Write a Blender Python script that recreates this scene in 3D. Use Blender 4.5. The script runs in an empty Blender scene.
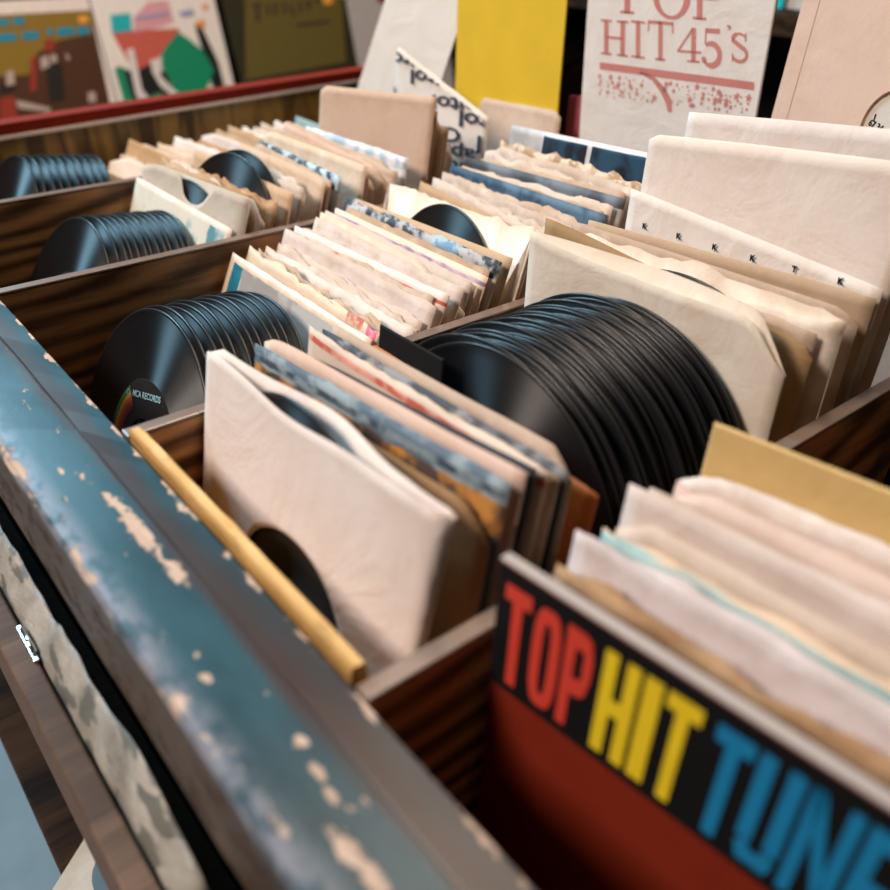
import bpy, bmesh, math, random
import numpy as np
from mathutils import Vector, Matrix, noise

rnd = random.Random(7)
scn = bpy.context.scene
COL = scn.collection
ZR = 0.85                       # height of the bin's rim above the shop floor (metres)

# ------------------------------------------------------------------ camera
F_PX, RX, RZ, RO = 854.2, 0.9940, -0.6925, 0.0213
CAM = np.array([-.1005, -.1617, .2202])          # relative to the rim plane
def _rot(rx, rz, ro):
    c, s = math.cos, math.sin
    Rz = lambda a: np.array([[c(a), -s(a), 0], [s(a), c(a), 0], [0, 0, 1]])
    Rx = lambda a: np.array([[1, 0, 0], [0, c(a), -s(a)], [0, s(a), c(a)]])
    return Rz(rz) @ Rx(rx) @ Rz(ro)
RM = _rot(RX, RZ, RO)
def ray(q): return RM @ np.array([(q[0] - 445) / F_PX, -(q[1] - 445) / F_PX, -1.0])
def on_z(q, z):
    d = ray(q); return CAM + (z - CAM[2]) / d[2] * d
def on_y(q, y):
    d = ray(q); return CAM + (y - CAM[1]) / d[1] * d
def on_plane(q, P, n):
    d = ray(q); return CAM + ((P - CAM) @ n) / (d @ n) * d

cd = bpy.data.cameras.new('camera')
cam = bpy.data.objects.new('camera', cd); COL.objects.link(cam)
m4 = Matrix([list(RM[i]) + [CAM[i] + (ZR if i == 2 else 0)] for i in range(3)] + [[0, 0, 0, 1]])
cam.matrix_world = m4
cd.sensor_width = 36; cd.lens = F_PX / 890 * 36
cd.clip_start = .01
cd.dof.use_dof = True; cd.dof.focus_distance = .52; cd.dof.aperture_fstop = 5.4
scn.camera = cam

# ------------------------------------------------------------------ node helpers
def new_mat(name):
    m = bpy.data.materials.new(name); m.use_nodes = True
    nt = m.node_tree; b = nt.nodes['Principled BSDF']
    return m, nt, b
def N(nt, t, **kw):
    n = nt.nodes.new(t)
    for k, v in kw.items(): setattr(n, k, v)
    return n
def L(nt, a, b): nt.links.new(a, b)
def c4(c): return (c[0], c[1], c[2], 1)
def noise_tex(nt, vec, scale, detail=4, rough=.6, dist=0):
    n = N(nt, 'ShaderNodeTexNoise'); n.inputs['Scale'].default_value = scale
    n.inputs['Detail'].default_value = detail; n.inputs['Roughness'].default_value = rough
    n.inputs['Distortion'].default_value = dist
    if vec is not None: L(nt, vec, n.inputs['Vector'])
    return n.outputs['Fac']
def ramp(nt, fac, stops, interp='LINEAR'):
    r = N(nt, 'ShaderNodeValToRGB'); e = r.color_ramp; e.interpolation = interp
    e.elements[0].position, e.elements[0].color = stops[0][0], c4(stops[0][1])
    e.elements[1].position, e.elements[1].color = stops[1][0], c4(stops[1][1])
    for p, c in stops[2:]:
        x = e.elements.new(p); x.color = c4(c)
    L(nt, fac, r.inputs['Fac']); return r.outputs['Color']
def mix(nt, fac, a, b, mode='MIX'):
    n = N(nt, 'ShaderNodeMix', data_type='RGBA', blend_type=mode)
    if isinstance(fac, (int, float)): n.inputs[0].default_value = fac
    else: L(nt, fac, n.inputs[0])
    for i, v in ((6, a), (7, b)):
        if isinstance(v, (tuple, list)): n.inputs[i].default_value = c4(v)
        else: L(nt, v, n.inputs[i])
    return n.outputs[2]
def mth(nt, op, a, b=None, c=None):
    n = N(nt, 'ShaderNodeMath', operation=op)
    for i, v in enumerate((a, b, c)):
        if v is None: continue
        if isinstance(v, (int, float)): n.inputs[i].default_value = v
        else: L(nt, v, n.inputs[i])
    return n.outputs[0]
def smooth(nt, v, lo, hi):
    n = N(nt, 'ShaderNodeMapRange', interpolation_type='SMOOTHSTEP'); L(nt, v, n.inputs[0])
    n.inputs[1].default_value = lo; n.inputs[2].default_value = hi
    return n.outputs[0]
def bump(nt, b, h, strength, dist=.001):
    n = N(nt, 'ShaderNodeBump'); n.inputs['Strength'].default_value = strength
    n.inputs['Distance'].default_value = dist
    L(nt, h, n.inputs['Height']); L(nt, n.outputs['Normal'], b.inputs['Normal'])
def objco(nt): return N(nt, 'ShaderNodeTexCoord').outputs['Object']
def scaled(nt, vec, s):
    n = N(nt, 'ShaderNodeMapping'); n.inputs['Scale'].default_value = s; L(nt, vec, n.inputs['Vector'])
    return n.outputs[0]
def sep(nt, vec):
    n = N(nt, 'ShaderNodeSeparateXYZ'); L(nt, vec, n.inputs[0]); return n.outputs

_pm = {}
def paper(base, dark=None, stain=.5, rough=.9, edge=True):
    """aged paper; faint fibre, foxing and handling stains, browner towards worn edges"""
    key = (tuple(base), stain, rough)
    if key in _pm: return _pm[key]
    m, nt, b = new_mat('paper')
    base = tuple(base); dark = dark or (base[0] * .74, base[1] * .6, base[2] * .45)
    oi = N(nt, 'ShaderNodeObjectInfo')
    tc = objco(nt)
    off = N(nt, 'ShaderNodeVectorMath', operation='ADD'); L(nt, tc, off.inputs[0])
    sc = N(nt, 'ShaderNodeVectorMath', operation='SCALE'); L(nt, oi.outputs['Location'], sc.inputs[0]); sc.inputs['Scale'].default_value = 9
    L(nt, sc.outputs[0], off.inputs[1]); v = off.outputs[0]
    st = smooth(nt, noise_tex(nt, v, 26, 7, .7), .42, .74)
    c = mix(nt, mth(nt, 'MULTIPLY', st, stain), base, dark)
    sp = smooth(nt, noise_tex(nt, v, 160, 3, .7), .62, .78)
    c = mix(nt, mth(nt, 'MULTIPLY', sp, stain * .45), c, dark)
    uv = sep(nt, N(nt, 'ShaderNodeUVMap').outputs[0])
    w = mth(nt, 'ADD', uv[1], mth(nt, 'MULTIPLY', noise_tex(nt, v, 60, 4), .16))
    ed = smooth(nt, w, 1.0, 1.08)
    c = mix(nt, mth(nt, 'MULTIPLY', ed, min(1, .9 * stain)), c, tuple(x * .8 for x in dark))
    tint = mth(nt, 'MULTIPLY_ADD', oi.outputs['Random'], .22, .86)
    hs = N(nt, 'ShaderNodeHueSaturation'); L(nt, c, hs.inputs['Color']); L(nt, tint, hs.inputs['Value'])
    L(nt, mth(nt, 'MULTIPLY_ADD', oi.outputs['Random'], -.35, 1.12), hs.inputs['Saturation'])
    L(nt, hs.outputs[0], b.inputs['Base Color'])
    b.inputs['Roughness'].default_value = rough; b.inputs['Specular IOR Level'].default_value = .18
    bump(nt, b, mth(nt, 'ADD', noise_tex(nt, v, 16, 4, .55, 1.5), mth(nt, 'MULTIPLY', noise_tex(nt, v, 300, 3), .10)), .40, .004)
    _pm[key] = m; return m

def flat(name, col, rough=.6, spec=.3, var=.12, metal=0.0, sc=60):
    m, nt, b = new_mat(name)
    f = noise_tex(nt, objco(nt), sc, 4)
    L(nt, mix(nt, f, tuple(x * (1 - var) for x in col), tuple(min(1, x * (1 + var)) for x in col)), b.inputs['Base Color'])
    b.inputs['Roughness'].default_value = rough; b.inputs['Specular IOR Level'].default_value = spec
    b.inputs['Metallic'].default_value = metal
    return m

def print_mat(name, base, bands, stain=.35, rough=.6):
    """printed sleeve: bands = (axis, lo, hi, colour a, colour b, noise scale, ragged) in the sleeve's own width/height"""
    m, nt, b = new_mat(name)
    tc = objco(nt); uv = sep(nt, N(nt, 'ShaderNodeUVMap').outputs[0])
    dark = tuple(x * .6 for x in base)
    c = mix(nt, mth(nt, 'MULTIPLY', smooth(nt, noise_tex(nt, tc, 25, 5), .45, .8), stain), base, dark)
    for ax, lo, hi, ca, cb, ns, rag in bands:
        v = uv[ax]
        if rag: v = mth(nt, 'ADD', v, mth(nt, 'MULTIPLY_ADD', noise_tex(nt, tc, 90, 4), 2 * rag, -rag))
        k = mth(nt, 'MULTIPLY', mth(nt, 'GREATER_THAN', v, lo), mth(nt, 'LESS_THAN', v, hi))
        cc = mix(nt, smooth(nt, noise_tex(nt, tc, ns, 3, .6), .42, .58), ca, cb)
        c = mix(nt, k, c, cc)
    L(nt, c, b.inputs['Base Color']); b.inputs['Roughness'].default_value = rough
    b.inputs['Specular IOR Level'].default_value = .3
    bump(nt, b, noise_tex(nt, tc, 60, 5), .3, .001)
    return m

def wood_mat(name, a, bcol, scale=(7, 90, 90), rough=.5, spec=.4, axis=None):
    m, nt, b = new_mat(name)
    tc = objco(nt)
    v = scaled(nt, tc, scale)
    n1 = noise_tex(nt, v, 1.0, 6, .62, 1.2)
    wv = N(nt, 'ShaderNodeTexWave', wave_type='RINGS', rings_direction='Y'); L(nt, scaled(nt, tc, (scale[0] * .35, scale[1] * .22, scale[2] * .22)), wv.inputs['Vector'])
    wv.inputs['Scale'].default_value = 1.6; wv.inputs['Distortion'].default_value = 6; wv.inputs['Detail'].default_value = 3; wv.inputs['Detail Scale'].default_value = .8
    f = mth(nt, 'ADD', mth(nt, 'MULTIPLY', n1, .6), mth(nt, 'MULTIPLY', wv.outputs['Fac'], .4))
    c = ramp(nt, f, [(.28, a), (.68, bcol)])
    fine = noise_tex(nt, scaled(nt, tc, (scale[0] * 3, scale[1] * 6, scale[2] * 6)), 1, 3, .6)
    c = mix(nt, mth(nt, 'MULTIPLY', smooth(nt, fine, .5, .75), .5), c, tuple(x * .45 for x in a))
    L(nt, c, b.inputs['Base Color'])
    b.inputs['Roughness'].default_value = rough; b.inputs['Specular IOR Level'].default_value = spec
    bump(nt, b, fine, .25, .0006)
    return m

CREAM = (.66, .515, .41); WHITE = (.74, .635, .585); TAN = (.51, .325, .18); KRAFT = (.40, .235, .11)
PINK = (.69, .51, .435); GREY = (.50, .44, .37); PALE = (.70, .59, .52)
W_BOARD = wood_mat('brown plywood', (.080, .034, .012), (.54, .27, .105), scale=(7, 62, 62))
W_DARK = wood_mat('dark stained wood', (.010, .005, .003), (.045, .021, .009), rough=.7, spec=.1)
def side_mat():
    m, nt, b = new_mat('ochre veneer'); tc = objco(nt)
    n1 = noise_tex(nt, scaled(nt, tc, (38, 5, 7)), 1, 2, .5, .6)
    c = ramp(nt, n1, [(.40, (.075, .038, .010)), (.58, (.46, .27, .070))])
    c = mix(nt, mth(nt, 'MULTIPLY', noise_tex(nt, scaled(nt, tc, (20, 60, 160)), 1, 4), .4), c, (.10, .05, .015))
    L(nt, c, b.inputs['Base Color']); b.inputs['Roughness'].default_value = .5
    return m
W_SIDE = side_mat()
W_EDGE = flat('worn glossy board edge', (.19, .13, .10), .28, .9, .3)
W_LIP = wood_mat('brown lip wood', (.085, .044, .025), (.19, .105, .064), rough=.6, spec=.2)
W_FLOOR = flat('dark bin floor', (.05, .03, .018), .8)

# worn blue paint of the front rail
def rail_mat():
    m, nt, b = new_mat('worn blue paint')
    tc = objco(nt); xyz = sep(nt, tc)
    n_big = noise_tex(nt, scaled(nt, tc, (40, 14, 40)), 1, 5, .6)
    blue = ramp(nt, n_big, [(.3, (.010, .033, .044)), (.7, (.028, .082, .105))])
    wood = ramp(nt, noise_tex(nt, scaled(nt, tc, (200, 20, 200)), 1, 4), [(.3, (.42, .28, .20)), (.7, (.62, .46, .36))])
    brown = (.050, .029, .024)
    # rubbed brown band along the seam between the two boards
    x = mth(nt, 'ADD', xyz[0], mth(nt, 'MULTIPLY_ADD', noise_tex(nt, scaled(nt, tc, (60, 9, 60)), 1, 4), .016, -.008))
    seam = mth(nt, 'MULTIPLY', smooth(nt, x, -.022, -.016), mth(nt, 'SUBTRACT', 1, smooth(nt, x, -.012, -.004)))
    c = mix(nt, mth(nt, 'MULTIPLY', seam, .8), blue, brown)
    near = mth(nt, 'MULTIPLY', smooth(nt, x, -.02, -.012), mth(nt, 'SUBTRACT', 1, smooth(nt, xyz[1], -.02, .16)))
    c = mix(nt, mth(nt, 'MULTIPLY', near, .75), c, brown)
    # chips down to bare wood: along the outer edge, along the seam, scattered
    nz = noise_tex(nt, scaled(nt, tc, (110, 52, 110)), 1, 5, .62)
    nz2 = noise_tex(nt, scaled(nt, tc, (130, 75, 130)), 1, 4, .55)
    edge = mth(nt, 'SUBTRACT', 1, smooth(nt, xyz[0], -.050, -.036))
    inner = smooth(nt, xyz[0], -.006, -.001)
    k1 = smooth(nt, mth(nt, 'ADD', nz, mth(nt, 'MULTIPLY', edge, .17)), .68, .76)
    sm = mth(nt, 'SUBTRACT', 1, smooth(nt, mth(nt, 'ABSOLUTE', mth(nt, 'ADD', xyz[0], .025)), .001, .010))
    k2 = smooth(nt, mth(nt, 'ADD', nz2, mth(nt, 'MULTIPLY', sm, .10)), .72, .77)
    k3 = smooth(nt, mth(nt, 'ADD', nz, mth(nt, 'MULTIPLY', inner, .2)), .68, .76)
    k = mth(nt, 'MAXIMUM', mth(nt, 'MAXIMUM', k1, k2), k3)
    dn = noise_tex(nt, scaled(nt, tc, (330, 170, 330)), 1, 5, .65)
    for px, py, rx, ry in ((138, 530, .0042, .026), (176, 572, .0036, .012), (112, 500, .003, .010), (206, 678, .0022, .0032), (196, 655, .0014, .002), (300, 742, .0026, .0035), (318, 772, .0022, .005), (332, 795, .0018, .005), (350, 852, .0035, .011), (375, 880, .003, .008), (60, 470, .0012, .004)):
        c0 = on_z((px, py), 0)
        dx = mth(nt, 'DIVIDE', mth(nt, 'SUBTRACT', xyz[0], float(c0[0])), rx); dy = mth(nt, 'DIVIDE', mth(nt, 'SUBTRACT', xyz[1], float(c0[1])), ry)
        d2 = mth(nt, 'ADD', mth(nt, 'MULTIPLY', dx, dx), mth(nt, 'MULTIPLY', dy, dy))
        k = mth(nt, 'MAXIMUM', k, mth(nt, 'SUBTRACT', 1, smooth(nt, mth(nt, 'ADD', d2, mth(nt, 'MULTIPLY', dn, 3.6)), 2.15, 2.65)))
    rub = mth(nt, 'MULTIPLY', edge, smooth(nt, nz2, .3, .6))
    c = mix(nt, mth(nt, 'MULTIPLY', rub, .55), c, (.36, .33, .38))
    c = mix(nt, k, c, wood)
    side = smooth(nt, xyz[2], -.006, -.0035)
    c = mix(nt, side, ramp(nt, noise_tex(nt, scaled(nt, tc, (60, 8, 60)), 1, 5), [(.3, (.030, .015, .008)), (.7, (.10, .055, .030))]), c)
    L(nt, c, b.inputs['Base Color'])
    L(nt, mth(nt, 'MULTIPLY_ADD', k, .3, .32), b.inputs['Roughness'])
    b.inputs['Specular IOR Level'].default_value = .22
    bump(nt, b, mth(nt, 'SUBTRACT', mth(nt, 'MULTIPLY', n_big, .3), k), .5, .0006)
    return m
M_RAIL = rail_mat()

def vinyl_mat():
    m, nt, b = new_mat('black vinyl grooves')
    tc = objco(nt); xyz = sep(nt, tc)
    r = mth(nt, 'SQRT', mth(nt, 'ADD', mth(nt, 'MULTIPLY', xyz[0], xyz[0]), mth(nt, 'MULTIPLY', xyz[1], xyz[1])))
    t = N(nt, 'ShaderNodeTangent', direction_type='RADIAL', axis='Z')
    L(nt, t.outputs[0], b.inputs['Tangent'])
    n1 = N(nt, 'ShaderNodeTexNoise', noise_dimensions='1D'); L(nt, r, n1.inputs['W']); n1.inputs['Scale'].default_value = 500; n1.inputs['Detail'].default_value = 3
    L(nt, mth(nt, 'MULTIPLY_ADD', n1.outputs['Fac'], .12, .48), b.inputs['Roughness'])
    b.inputs['Base Color'].default_value = (.007, .007, .008, 1)
    b.inputs['Anisotropic'].default_value = 1.0; b.inputs['Anisotropic Rotation'].default_value = .25
    b.inputs['Specular IOR Level'].default_value = .6; b.inputs['IOR'].default_value = 1.5
    bump(nt, b, n1.outputs['Fac'], .08, .0004)
    return m
M_VINYL = vinyl_mat()
M_RIM = flat('vinyl rim', (.010, .010, .011), .30, .35, .1)
M_LABELS = [flat('record label', c, .6, .3) for c in ((.30, .05, .03), (.08, .12, .3), (.45, .30, .12), (.03, .03, .03))]

# ------------------------------------------------------------------ mesh helpers
def mesh_obj(name, verts, faces, mats, uvs=None, fmat=None, parent=None, smooth_=True):
    me = bpy.data.meshes.new(name)
    me.from_pydata([tuple(v) for v in verts], [], faces)
    for m in (mats if isinstance(mats, (list, tuple)) else [mats]): me.materials.append(m)
    if fmat: me.polygons.foreach_set('material_index', fmat)
    if smooth_: me.polygons.foreach_set('use_smooth', [True] * len(me.polygons))
    if uvs is not None:
        l = me.uv_layers.new(name='UVMap')
        for lp in me.loops: l.data[lp.index].uv = uvs[lp.vertex_index]
    me.update()
    o = bpy.data.objects.new(name, me); COL.objects.link(o)
    if parent: o.parent = parent
    return o
def tag(o, label, cat, group=None):
    o['label'] = label; o['category'] = cat
    if group: o['group'] = group
    return o
def empty(name, mat4, label, cat, group=None):
    o = bpy.data.objects.new(name, None); COL.objects.link(o); o.matrix_world = mat4
    o.empty_display_size = .02
    return tag(o, label, cat, group)
def box_bm(bm, lo, hi, bev=0.0):
    r = bmesh.ops.create_cube(bm, size=1)
    for v in r['verts']:
        for i in range(3): v.co[i] = lo[i] + (v.co[i] + .5) * (hi[i] - lo[i])
    if bev:
        es = {e for v in r['verts'] for e in v.link_edges}
        bmesh.ops.bevel(bm, geom=list(es), offset=bev, segments=2, affect='EDGES', profile=.5)
def bm_obj(name, bm, mat, parent=None, smooth_=False):
    me = bpy.data.meshes.new(name); bm.to_mesh(me); bm.free()
    for m in (mat if isinstance(mat, list) else [mat]): me.materials.append(m)
    if smooth_: me.polygons.foreach_set('use_smooth', [True] * len(me.polygons))
    o = bpy.data.objects.new(name, me); COL.objects.link(o)
    if parent: o.parent = parent
    return o
def box(name, lo, hi, mat, parent=None, bev=.001):
    bm = bmesh.new(); box_bm(bm, lo, hi, bev); return bm_obj(name, bm, mat, parent)
def rotm(X, Y, Z, P):
    return Matrix([[X[i], Y[i], Z[i], P[i]] for i in range(3)] + [[0, 0, 0, 1]])
def w(P): return np.array([P[0], P[1], P[2] + ZR])

def frame(A, B, lean, zf, t):
    """frame of a sheet whose top edge runs A -> B; origin at its bottom middle; x along, y away from the rail, z up the sheet"""
    d = (B - A); wid = float(np.linalg.norm(d)); X = d / wid
    n = np.cross([0, 0, 1.0], X); n /= np.linalg.norm(n)
    Z0 = np.cross(X, n)
    l = math.radians(lean); Z = math.cos(l) * Z0 + math.sin(l) * n; Y = math.cos(l) * n - math.sin(l) * Z0
    ztop = min(A[2], B[2])
    h = (ztop - zf - t / 2 * abs(math.sin(l)) - .0006) / Z[2]
    O = (A + B) / 2 - Z * h
    return X, Y, Z, O, wid, h

def sleeve_geo(wid, h, t, seed, bowf=0.0, bowb=0.0, wav=.0005, tear=0.0, dipf=0.0, dipb=0.0, dipp=.7, notch=None, ear=(0, 0, 0, 0), slot=.022, bend=0.0, nu=26):
    """open-topped paper sleeve: front and back sheet joined at both sides and the bottom, with an open slot on top"""
    r = random.Random(seed)
    s = .0005
    if slot > .1: slot = h * .992
    vf = [0, .2, .4, .6, .75, .86, .93, .97, 1.0]
    prof = [(v, 'f') for v in vf] + [(1.0, 'fi'), (1 - slot / h, 'fi'), (1 - slot / h, 'bi'), (1.0, 'bi')] + [(v, 'b') for v in reversed(vf)]
    ph = [r.uniform(0, 6.28) for _ in range(6)]
    def jag(u, side):
        n1 = noise.noise(Vector((u * 9 + seed * 3.1, side * 7.7, seed * .37)))
        n2 = noise.noise(Vector((u * 34 + seed * 1.7, side * 3.3, 5.1)))
        return tear * (.7 * n1 + .4 * n2) - tear * .4
    verts, uvs, faces = [], [], []
    for i in range(nu + 1):
        u = i / nu
        pin = min(1, (min(u, 1 - u) / (.10 if slot < .1 else .012))) ** .6 * .75 + .25
        x = (u - .5) * wid
        cl, cr, clz, crz = ear
        cut = 0
        if cl and u < cl: cut += clz * (1 - u / cl)
        if cr and u > 1 - cr: cut += crz * (1 - (1 - u) / cr)
        for v, side in prof:
            fr = side[0] == 'f'
            top = jag(u, 0 if fr else 1) - (dipf if fr else dipb) * (math.sin(math.pi * u) ** dipp if 0 < u < 1 else 0)
            if notch and fr:
                uc, hw, dp = notch; q = abs(u - uc) / hw
                if q < 1: top -= dp * math.sqrt(1 - q * q)
            top -= cut
            z = v * h + top * max(0, (v - .45) / .55)
            half = t / 2 * pin
            y = {'f': -half, 'fi': -half + s * pin, 'bi': half - s * pin, 'b': half}[side]
            arch = 4 * u * (1 - u)
            y += (-bowf if fr else bowb) * arch ** 1.3 * v ** 2.2
            y += bend * arch * v
            y += wav * (math.sin(u * 7 + v * 3 + ph[0]) + .6 * math.sin(u * 15 - v * 5 + ph[1 if fr else 2])) * v
            verts.append((x, y, z)); uvs.append((u, z / h))
    m = len(prof)
    for i in range(nu):
        for j in range(m - 1):
            a = i * m + j; faces.append((a, a + m, a + m + 1, a + 1))
        a = i * m; faces.append((a + m - 1, a + 2 * m - 1, a + m, a))
    faces.append(tuple(range(m))); faces.append(tuple(reversed(range(nu * m, nu * m + m))))
    faces = [tuple(reversed(f)) for f in faces]
    return verts, faces, uvs

def card_geo(wid, h, t):
    """flat stiff card with softly worn edges"""
    b = min(t * .4, .0008)
    vs, us = [], []
    ring = [(-wid / 2, 0), (wid / 2, 0), (wid / 2, h), (-wid / 2, h)]
    for y, ins in ((-t / 2, b), (-t / 2 + b, 0), (t / 2 - b, 0), (t / 2, b)):
        for x, z in ring:
            vs.append((x - math.copysign(ins, x), y, z + (ins if z == 0 else -ins))); us.append((.5 + x / wid, z / h))
    fs = [(0, 1, 2, 3), (15, 14, 13, 12)]
    for k in range(3):
        for i in range(4):
            j = (i + 1) % 4; fs.append((k * 4 + j, k * 4 + i, k * 4 + 4 + i, k * 4 + 4 + j))
    return vs, fs, us

# ------------------------------------------------------------------ lettering made of flat ink shapes
def rect(x0, y0, x1, y1): return [(x0, y0), (x1, y0), (x1, y1), (x0, y1)]
def stroke(pts, wd):
    """quads following a polyline with a width (or widths per point)"""
    ws = wd if isinstance(wd, (list, tuple)) else [wd] * len(pts)
    out, sd = [], []
    for i, p in enumerate(pts):
        a = pts[max(0, i - 1)]; b = pts[min(len(pts) - 1, i + 1)]
        dx, dy = b[0] - a[0], b[1] - a[1]; l = math.hypot(dx, dy) or 1
        nx, ny = -dy / l, dx / l
        sd.append(((p[0] + nx * ws[i] / 2, p[1] + ny * ws[i] / 2), (p[0] - nx * ws[i] / 2, p[1] - ny * ws[i] / 2)))
    for (a, b), (c, d) in zip(sd, sd[1:]): out.append([b, d, c, a])
    return out
def arc(cx, cy, rx, ry, a0, a1, n=16): return [(cx + rx * math.cos(math.radians(a0 + (a1 - a0) * i / n)), cy + ry * math.sin(math.radians(a0 + (a1 - a0) * i / n))) for i in range(n + 1)]
def ringsh(ox, oy, irx, iry, cx=.5, cy=.5, n=28, pw=1.0):
    def se(rx, ry, t):
        c, s = math.cos(t), math.sin(t)
        return (cx + rx * math.copysign(abs(c) ** pw, c), cy + ry * math.copysign(abs(s) ** pw, s))
    P = []
    for i in range(n):
        t0, t1 = 2 * math.pi * i / n, 2 * math.pi * (i + 1) / n
        P.append([se(ox, oy, t0), se(ox, oy, t1), se(irx, iry, t1), se(irx, iry, t0)])
    return P
SANS = {
 'T': [rect(0, .85, 1, 1), rect(.31, 0, .69, .85)],
 'O': ringsh(.5, .5, .15, .36, pw=.6),
 'P': [rect(0, 0, .36, 1)] + stroke([(.36, .91), (.62, .91), (.78, .86), (.82, .74), (.82, .62), (.78, .5), (.62, .45), (.36, .45)], [.17, .17, .24, .32, .32, .24, .17, .17]),
 'H': [rect(0, 0, .37, 1), rect(.63, 0, 1, 1), rect(.37, .42, .63, .58)],
 'I': [rect(0, 0, 1, 1)],
 'U': [rect(0, .2, .36, 1), rect(.64, .2, 1, 1)] + stroke([(.18, .2), (.22, .1), (.36, .07), (.5, .065), (.64, .07), (.78, .1), (.82, .2)], [.36, .26, .15, .13, .15, .26, .36]),
 'N': [rect(0, 0, .27, 1), rect(.73, 0, 1, 1), [(.0, 1), (.27, 1), (1, 0), (.73, 0)][::-1]],
 'E': [rect(0, 0, .38, 1), rect(.38, .85, .95, 1), rect(.38, .43, .85, .57), rect(.38, 0, .95, .15)],
}
def serif_v(x, wd=.16, ser=.2): return [rect(x - wd / 2, 0, x + wd / 2, 1), rect(x - ser, 0, x + ser, .06), rect(x - ser, .94, x + ser, 1)]
SLAB = {
 'T': serif_v(.5)[:2] + [rect(0, .92, 1, 1), rect(0, .72, .05, .92), rect(.95, .72, 1, .92)],
 'O': ringsh(.5, .52, .34, .44),
 'P': serif_v(.2) + stroke([(.2, .96)] + arc(.5, .73, .38, .23, 90, -90, 14) + [(.2, .5)], [.07, .07] + [.07 + .11 * math.sin(math.pi * i / 12) for i in range(13)] + [.07, .07]),
 'H': serif_v(.2) + serif_v(.8) + [rect(.2, .47, .8, .54)],
 'I': serif_v(.5, .3, .48),
 '4': [rect(.60, 0, .78, 1), rect(.44, 0, .94, .06), rect(.02, .27, 1, .34)] + stroke([(.66, .98), (.05, .31)], .07),
 '5': stroke([(.24, .98), (.2, .56)], .06) + [rect(.22, .86, .85, .98)] + stroke(arc(.45, .30, .40, .29, 125, -140, 22), [.08 + .12 * math.sin(math.pi * i / 22) for i in range(23)]) + ringsh(.11, .09, .001, .001, .14, .15, 10),
 "'": ringsh(.3, .09, .001, .001, .4, .88, 10) + stroke([(.62, .88), (.6, .74), (.3, .62)], [.2, .12, .04]),
 'S': stroke(arc(.5, .74, .36, .23, 30, 180, 14) + arc(.5, .27, .38, .25, 90, -20, 10)[2:] + arc(.5, .27, .38, .25, -30, -150, 10), [.08] * 8 + [.12, .14, .16, .17] + [.17] * 10 + [.13] * 14 ) + [rect(.78, .72, .86, 1), rect(.10, 0, .18, .28)],
}
def star(cx, cy, r):
    P = [(cx + (r if i % 2 == 0 else r * .42) * math.sin(math.pi * i / 5), cy + (r if i % 2 == 0 else r * .42) * math.cos(math.pi * i / 5)) for i in range(10)]
    return [[(cx, cy), P[(i + 1) % 10], P[i]] for i in range(10)]
def glyph(font, ch, x0, y0, wd, ht, slant=0.0, up=0.0):
    """letter laid into a box at (x0,y0); up = rise of the baseline per unit of width"""
    return [[(x0 + p[0] * wd + slant * p[1] * ht, y0 + p[1] * ht + up * p[0] * wd) for p in poly] for poly in font[ch]]
def ink(name, polys, y, mat, parent, fmat=None):
    """polys in the sheet's x/z plane, a hair in front of it"""
    vs, fs = [], []
    ys = y if isinstance(y, list) else [y] * len(polys)
    for poly, yy in zip(polys, ys):
        a = sum(poly[i][0] * poly[(i + 1) % len(poly)][1] - poly[(i + 1) % len(poly)][0] * poly[i][1] for i in range(len(poly)))
        if a < 0: poly = poly[::-1]
        b = len(vs); vs += [(p[0], yy, p[1]) for p in poly]; fs.append(tuple(range(b, b + len(poly))))
    return mesh_obj(name, vs, fs, mat, parent=parent, fmat=fmat, smooth_=False)
def clip_poly(poly, x0, x1, y0, y1):
    for ax, lim, sg in ((0, x0, 1), (0, x1, -1), (1, y0, 1), (1, y1, -1)):
        out = []
        for a, b in zip(poly, poly[1:] + poly[:1]):
            ia, ib = (a[ax] - lim) * sg >= 0, (b[ax] - lim) * sg >= 0
            if ia != ib:
                f = (lim - a[ax]) / (b[ax] - a[ax]); m = (a[0] + (b[0] - a[0]) * f, a[1] + (b[1] - a[1]) * f)
            if ia: out.append(a)
            if ia != ib: out.append(m)
        poly = out
        if not poly: return []
    return poly
def font_polys(txt, size, shear=0.0, bold=0.0):
    cu = bpy.data.curves.new('t', 'FONT'); cu.body = txt; cu.size = size; cu.shear = shear; cu.offset = bold
    cu.align_x = 'CENTER'; cu.align_y = 'CENTER'; cu.resolution_u = 4
    o = bpy.data.objects.new('t', cu); COL.objects.link(o)
    dg = bpy.context.evaluated_depsgraph_get(); me = o.evaluated_get(dg).to_mesh()
    P = [[(me.vertices[i].co.x, me.vertices[i].co.y) for i in p.vertices] for p in me.polygons]
    o.evaluated_get(dg).to_mesh_clear(); bpy.data.objects.remove(o); bpy.data.curves.remove(cu)
    return P
def xf(polys, ang, dx, dz):
    c, s = math.cos(math.radians(ang)), math.sin(math.radians(ang))
    return [[(p[0] * c - p[1] * s + dx, p[0] * s + p[1] * c + dz) for p in q] for q in polys]

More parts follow.
